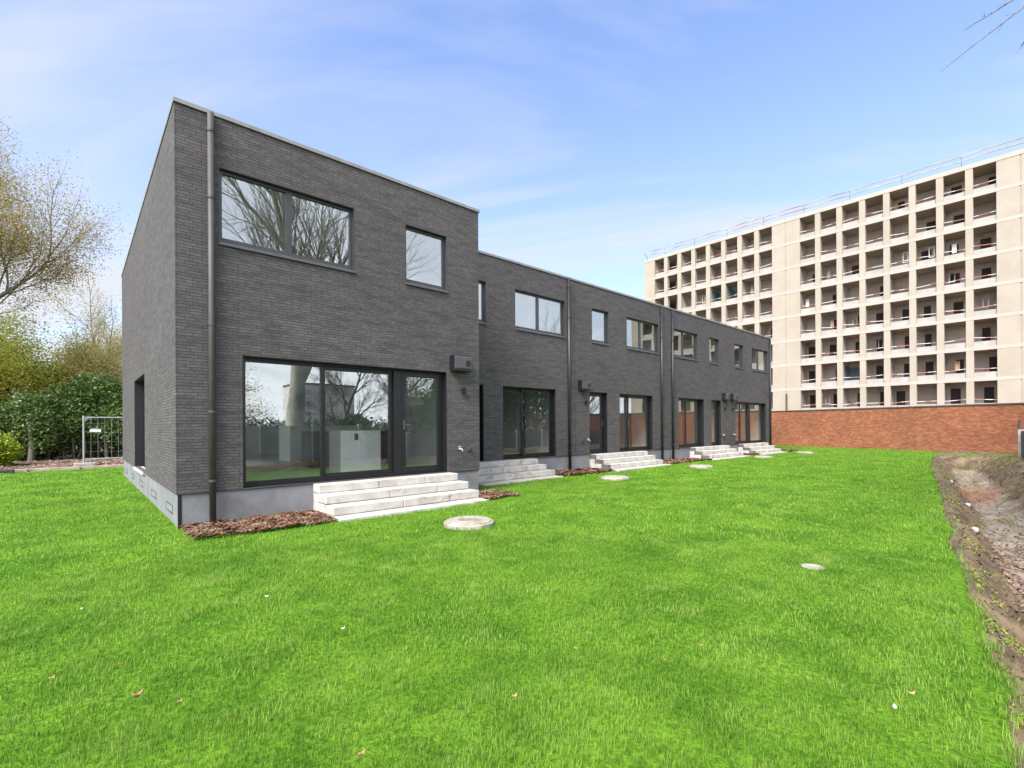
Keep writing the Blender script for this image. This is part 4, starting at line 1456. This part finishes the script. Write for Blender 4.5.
def bush(name, label, cat, loc, lobes, n, size, mat, seed, stems=6, group=None):
    """leafy mass from overlapping lobes: leaves near each lobe's shell, real stems inside"""
    r = np.random.RandomState(seed)
    root = thing(name, label, cat, loc, group)
    rr_ = random.Random(seed)
    for k in range(stems):
        l = lobes[rr_.randrange(len(lobes))]
        p0 = Vector((l[0] + rr_.uniform(-.3, .3), l[1] + rr_.uniform(-.3, .3), 0))
        p1 = Vector((l[0] + rr_.uniform(-.5, .5) * l[3], l[1] + rr_.uniform(-.5, .5) * l[3], l[2] + 0.2 * l[4]))
        sb_ = MB()
        sb_.tube([p0, p0.lerp(p1, 0.5) + Vector((rr_.uniform(-.15, .15), rr_.uniform(-.15, .15), 0)), p1], [0.06, 0.04, 0.015], 6, cap=False)
        sb_.build('stem', MAT['bark_dark'], root)
    tot = sum(l[3] * l[3] for l in lobes)
    C = []
    for (x, y, z, rx, rz) in lobes:
        m = int(n * rx * rx / tot)
        d = r.normal(0, 1, (m, 3))
        d /= np.linalg.norm(d, axis=1)[:, None]
        rad = 0.72 + 0.34 * r.rand(m) ** 0.7
        ph = lattice_noise(d[:, 0] * 3 + x, d[:, 1] * 3 + d[:, 2] * 2.3 + y, seed, 0.7)
        rad *= 0.78 + 0.45 * ph
        c = np.stack([x + d[:, 0] * rx * rad, y + d[:, 1] * rx * rad, z + d[:, 2] * rz * rad], 1)
        C.append(c[c[:, 2] > 0.05])
    C = np.concatenate(C)
    leaf_quads('crown', C, size, MAT[mat], seed, root, size * 0.4, 2, 0.7)
    return root


rr = random.Random(5)
lobes = []
for k in range(26):
    x = -9 + k * 0.56 + rr.uniform(-.35, .35)
    top = 2.75 + 1.65 * math.exp(-((x - 0.7) / 1.9) ** 2) + rr.uniform(-0.6, 0.55)
    y = 36.2 + rr.uniform(-0.9, 0.9)
    q = rr.uniform(0.75, 1.35)
    lobes.append((x, y, top - q, q, q))
    lobes.append((x + rr.uniform(-.4, .4), y - rr.uniform(0.2, 1.0), top * rr.uniform(0.35, 0.5), rr.uniform(0.7, 1.25), 1.15))
    if k % 2 == 0:
        lobes.append((x, y - 0.3, 0.7, rr.uniform(0.5, 1.0), 0.75))
for k in range(16):
    x = -6 + k * 0.6 + rr.uniform(-.3, .3)
    lobes.append((x, 35.2 + rr.uniform(-.3, .3), rr.uniform(1.2, 3.0), rr.uniform(0.35, 0.6), rr.uniform(0.3, 0.5)))
bush('laurel_hedge', 'dense dark green laurel hedge behind the mesh fence', 'hedge', (-2, 36, 0), lobes, 76000, 0.145, 'laurel', 17, stems=40)
bush('shrub', 'small bright yellow green shrub at the far left edge', 'shrub', (-3.1, 31.2, 0),
     [(-3.3, 31.2, 0.9, 0.95, 0.85), (-2.6, 31.0, 0.65, 0.7, 0.6), (-4.2, 31.4, 1.0, 1.0, 0.9)], 5200, 0.13, 'bright', 18)
b = MB()
b.tube([(-1.75, 34.6, -0.1), (-1.7, 34.6, 0.8), (-1.78, 34.65, 1.75), (-1.7, 34.8, 2.3)], [0.14, 0.11, 0.10, 0.07], 10)
o = b.build('tree_stump', MAT['bark_dark'])
tag(o, 'dark cut stump in front of the laurel hedge', 'stump')

# trees behind the photographer: seen in the panes, and reaching into the top right corner
plant(21, 'beech_tree', 'huge bare beech mirrored in the nearest windows', 'tree', (7.9, -5.6, 0), 22, 0.50, 5, 4, 0.46, 0.05, 0.72, bark='bark_pale', first=0.30, twig_lev=3, start=0.5)
plant(22, 'bare_tree', 'bare tree beyond the right edge whose twigs cross the tower', 'tree', (30.6, -2.4, 0), 17, 0.20, 5, 4, 0.68, 0.05, 0.66, first=0.28, twig_lev=3)
plant(23, 'bare_tree', 'slim bare tree mirrored in the narrow upper pane of the nearest house', 'tree', (15.5, -8.5, 0), 17, 0.22, 5, 4, 0.55, 0.07, 0.64, first=0.32, twig_lev=3)
plant(24, 'bare_tree', 'small leafing tree mirrored at the left of the big corner glazing', 'tree', (4.7, -8.5, 0), 9, 0.12, 4, 4, 0.7, 0.03, 0.68, first=0.28, twig_lev=3, leaf='lime', lsize=0.10, nper=4, lspread=0.3, dens=0.6)
for i, (x, y, hh, lab) in enumerate(((24.5, -5.5, 8.5, 'dark ivy clad evergreen mirrored in the second sliding door'), (28.5, -5.5, 9.5, 'taller dark evergreen mirrored beside the ivy clad one'),
                                     (17.5, -9, 3.4, 'low evergreen bush mirrored in the nearest glass door'), (1.8, -8, 2.6, 'rounded evergreen bush mirrored behind the slab fence'),
                                     (21, -9, 7.5, 'dark evergreen mirrored at the right of the nearest glass door'), (12.3, -9.5, 2.4, 'low clipped evergreen mirrored above the slab fence'))):
    bush('evergreen_bush', lab, 'bush', (x, y, 0), [(x, y, hh * .3, hh * .3, hh * .32), (x + .6, y + .3, hh * .62, hh * .27, hh * .3), (x - .6, y - .2, hh * .5, hh * .28, hh * .3)], 4200, 0.30, 'evergreen', 30 + i)

root = thing('pale_apartment_block', 'pale flat roofed block with window bands mirrored in the nearest glass', 'apartment building', (54, -127, 0))
b = MB()
b.box(46, 62, -134, -120, -0.2, 13.5)
b.build('wall', MAT['white'], root)
b = MB()
b.box(45.8, 62.2, -134.2, -119.8, 13.5, 14.0)
b.build('roof', MAT['roof'], root)
for fz in range(4):
    for kx in range(4):
        b = MB()
        u_, v_ = 47 + kx * 3.9, 1.4 + fz * 3.1
        frame_ring(b, lambda u, z, d: (u, -120 - d, z), u_, u_ + 2.2, v_, v_ + 1.6, 0.12, -0.1, 0.1)
        wn_ = b.build('window', MAT['white'], root)
        b = MB()
        b.box(u_ + 0.12, u_ + 2.08, -120.02, -119.985, v_ + 0.12, v_ + 1.48)
        b.build('pane', MAT['tower_in'], wn_)
root = thing('brick_cottage', 'red brick house with a dark pitched roof mirrored in the nearest glass', 'house', (46, -50, 0))
b = MB()
b.box(41, 51, -58, -50, -0.2, 3.6)
b.add([(41, -50, 3.6), (41, -58, 3.6), (41, -54, 6.6)], [(0, 1, 2)])
b.add([(51, -50, 3.6), (51, -58, 3.6), (51, -54, 6.6)], [(0, 1, 2)])
b.build('wall', MAT['red_brick'], root)
b = MB()
b.hexa([(40.7, -54, 6.62), (51.3, -54, 6.62), (51.3, -49.5, 3.3), (40.7, -49.5, 3.3), (40.7, -54, 6.85), (51.3, -54, 6.85), (51.3, -49.5, 3.5), (40.7, -49.5, 3.5)])
b.hexa([(40.7, -54, 6.62), (51.3, -54, 6.62), (51.3, -58.5, 3.3), (40.7, -58.5, 3.3), (40.7, -54, 6.85), (51.3, -54, 6.85), (51.3, -58.5, 3.5), (40.7, -58.5, 3.5)])
b.build('roof', MAT['roof'], root)

plant(25, 'bare_tree', 'dense twiggy bare tree mirrored in the middle pane of the nearest glass', 'tree', (14.5, -15, 0), 15, 0.20, 5, 4, 0.62, 0.05, 0.66, first=0.26, twig_lev=3)
plant(26, 'bare_tree', 'second twiggy bare tree mirrored behind the red cottage', 'tree', (20.5, -19, 0), 16, 0.22, 5, 4, 0.62, 0.05, 0.66, first=0.26, twig_lev=3)
lob = [(x_, -11.5 + 0.1 * (k_ % 3), 1.0, 1.0, 1.1) for k_, x_ in enumerate(np.arange(-2, 19, 1.1))]
bush('low_hedge', 'low dark hedge mirrored just above the slab fence', 'hedge', (8, -11.5, 0), lob, 14000, 0.16, 'evergreen', 44, stems=20)

# branch tips hanging into the top right corner
t = Tree(41)
root = thing('overhanging_tree', 'bare tree whose thin branch tips hang into the top right corner', 'tree', (19.0, -4.2, 0))
base = Vector((19.0, -4.2, -0.1))
t.trunk.tube([base, base + Vector((0, 0, 4.0)), base + Vector((-0.1, 0.2, 9.0)), base + Vector((-0.3, 0.6, 13.0))], [0.26, 0.21, 0.15, 0.08], 10, cap=False)
for pts in (((18.6, -3.5, 12.6), (17.3, -1.4, 12.3), (16.05, 0.38, 11.1), (15.5, 0.87, 10.55), (15.0, 1.33, 10.03), (14.6, 1.66, 9.62)),
            ((18.6, -3.5, 12.9), (17.2, -1.2, 12.6), (15.85, 0.56, 11.25), (15.45, 0.95, 10.9), (15.05, 1.30, 10.6)),
            ((18.6, -3.4, 11.9), (17.4, -1.3, 11.7), (16.1, 0.30, 10.4), (15.95, 0.45, 10.2))):
    pts = [Vector(q) for q in pts]
    n_ = len(pts)
    t.trunk.tube(pts, [0.018 * (1 - k / n_) + 0.003 for k in range(n_)], 6, cap=False)
    for k in range(5):
        q = pts[2].lerp(pts[-1], 0.1 + k / 6)
        d = (pts[-1] - pts[2]).normalized() + Vector((t.r.gauss(0, .25), t.r.gauss(0, .25), t.r.gauss(0.05, .25)))
        t.twig.tube([q, q + d.normalized() * t.r.uniform(.12, .4)], [0.006, 0.003], 4, cap=False)
for k in range(6):
    t.branch(base + Vector((0.2, 0.3, 5 + k * 0.7)), Vector((t.r.gauss(0, 1), -0.7 + t.r.gauss(0, .3), 0.5)).normalized(), 2.6, 0.07, 1, 3, 0.6, 0.04, 3, 0.4, 0.12, 0.62, 2, 0.2)
t.trunk.build('trunk', MAT['bark_dark'], root, smooth=True)
t.twig.build('twigs', MAT['bark_dark'], root)

# ------------------------------------------------------------------ drain outlets in the trench bank
outs = [(12.2, 0.30), (15.8, 0.38), (21.7, 0.26), (27.7, 0.18)]
out_labels = ['nearest white drain outlet poking from the trench bank', 'second white drain outlet along the trench bank, above the red soil',
              'third white drain outlet along the trench bank', 'farthest white drain outlet near the trench end']
for i, (a, o_) in enumerate(outs):
    z = -0.30
    b = MB()
    b.tube([from_ao(a - 0.02, o_ - 0.25) + (z + 0.03,), from_ao(a + 0.0, o_ + 0.06) + (z,)], 0.042, 14, cap=False)
    b.tube([from_ao(a, o_ + 0.0) + (z + 0.004,), from_ao(a + 0.005, o_ + 0.075) + (z - 0.003,)], 0.052, 14, cap=False)
    b.tube([from_ao(a + 0.005, o_ + 0.075) + (z - 0.003,), from_ao(a, o_ - 0.05) + (z,)], 0.036, 14, cap=False)
    ob = b.build('drain_outlet', MAT['pvc'], smooth=True)
    tag(ob, out_labels[i], 'drain outlet', 'white drain outlets in the trench bank')

# ------------------------------------------------------------------ leaves fallen on the lawn
leaf_spots = [(3.2, 2.65, 0)]
leaves = [((138, 699), 'd', 1.5, 'largest curled brown leaf on the near lawn at left'), ((180, 705), 'd', 0.8, 'small tan leaf just right of the largest curled leaf'),
          ((82, 611), 'o', 0.9, 'bright orange leaf on the lawn at left'), ((52, 681), 'd', 0.8, 'dull brown leaf at the left of the near lawn'),
          ((121, 667), 'd', 0.7, 'tan leaf lying above the largest curled leaf'), ((267, 599), 'w', 0.8, 'pale petal on the lawn below the mulch strip'),
          ((343, 632), 'w', 0.7, 'lone pale petal on the middle of the lawn'), ((515, 697), 'd', 0.9, 'round tan leaf at the bottom middle of the lawn'),
          ((576, 651), 'd', 0.7, 'tan leaf on the lawn left of the twin leaf'), ((665, 664), 'd', 0.7, 'brown leaf on the lawn just right of the image centre'),
          ((701, 650), 'd', 0.8, 'larger twin leaf right of the image centre'), ((895, 713), 'w', 0.9, 'pale petal near the trench at lower right'),
          ((912, 699), 'd', 1.0, 'brown leaf near the trench at lower right'), ((871, 526), 'd', 0.9, 'small dark leaf far out on the lawn at right'),
          ((362, 755), 'd', 1.0, 'brown leaf at the bottom edge of the lawn')]


def ground_pt(px, py):
    u, v = (px - 512) / F_PX, (py - CY_PX) / F_PX
    u, v = cr * u + sr * v, -sr * u + cr * v
    k = 1.60 / v
    d = fwv + rt * u
    return d.x * k, d.y * k


for i, (pp, kd, s, lab) in enumerate(leaves):
    x, y = ground_pt(*pp)
    rr = random.Random(200 + i)
    dist = math.hypot(x, y)
    L = 0.016 * s * (1 + 0.07 * dist)
    az = rr.uniform(0, 6.28)
    ux, uy = math.cos(az), math.sin(az)
    b = MB()
    pts = []
    for j, t_ in enumerate((-1, -0.5, 0, 0.5, 1)):
        wd = L * 0.42 * (1 - t_ * t_) + 0.002
        zz = 0.062 + 0.014 * s * t_ * t_ + lawn_z(np.array(x), np.array(y))
        for sgn in (-1, 0, 1):
            pts.append((x + ux * L * t_ - uy * wd * sgn, y + uy * L * t_ + ux * wd * sgn, float(zz) + (0.010 * s if sgn else 0)))
    fs = []
    for j in range(4):
        for q in range(2):
            fs.append((j * 3 + q, j * 3 + q + 1, j * 3 + q + 4, j * 3 + q + 3))
    b.add(pts, fs)
    ob = b.build('fallen_leaf', MAT['pale_leaf'] if kd == 'w' else MAT['timber'] if kd == 'o' else MAT['dead_leaf'], smooth=True)
    at = ob.data.attributes.new('tint', 'FLOAT', 'POINT')
    at.data.foreach_set('value', [rr.random()] * len(ob.data.vertices))
    so = ob.modifiers.new('thickness', 'SOLIDIFY')
    so.thickness = 0.0015
    tag(ob, lab, 'leaf', 'leaves and petals fallen on the lawn')
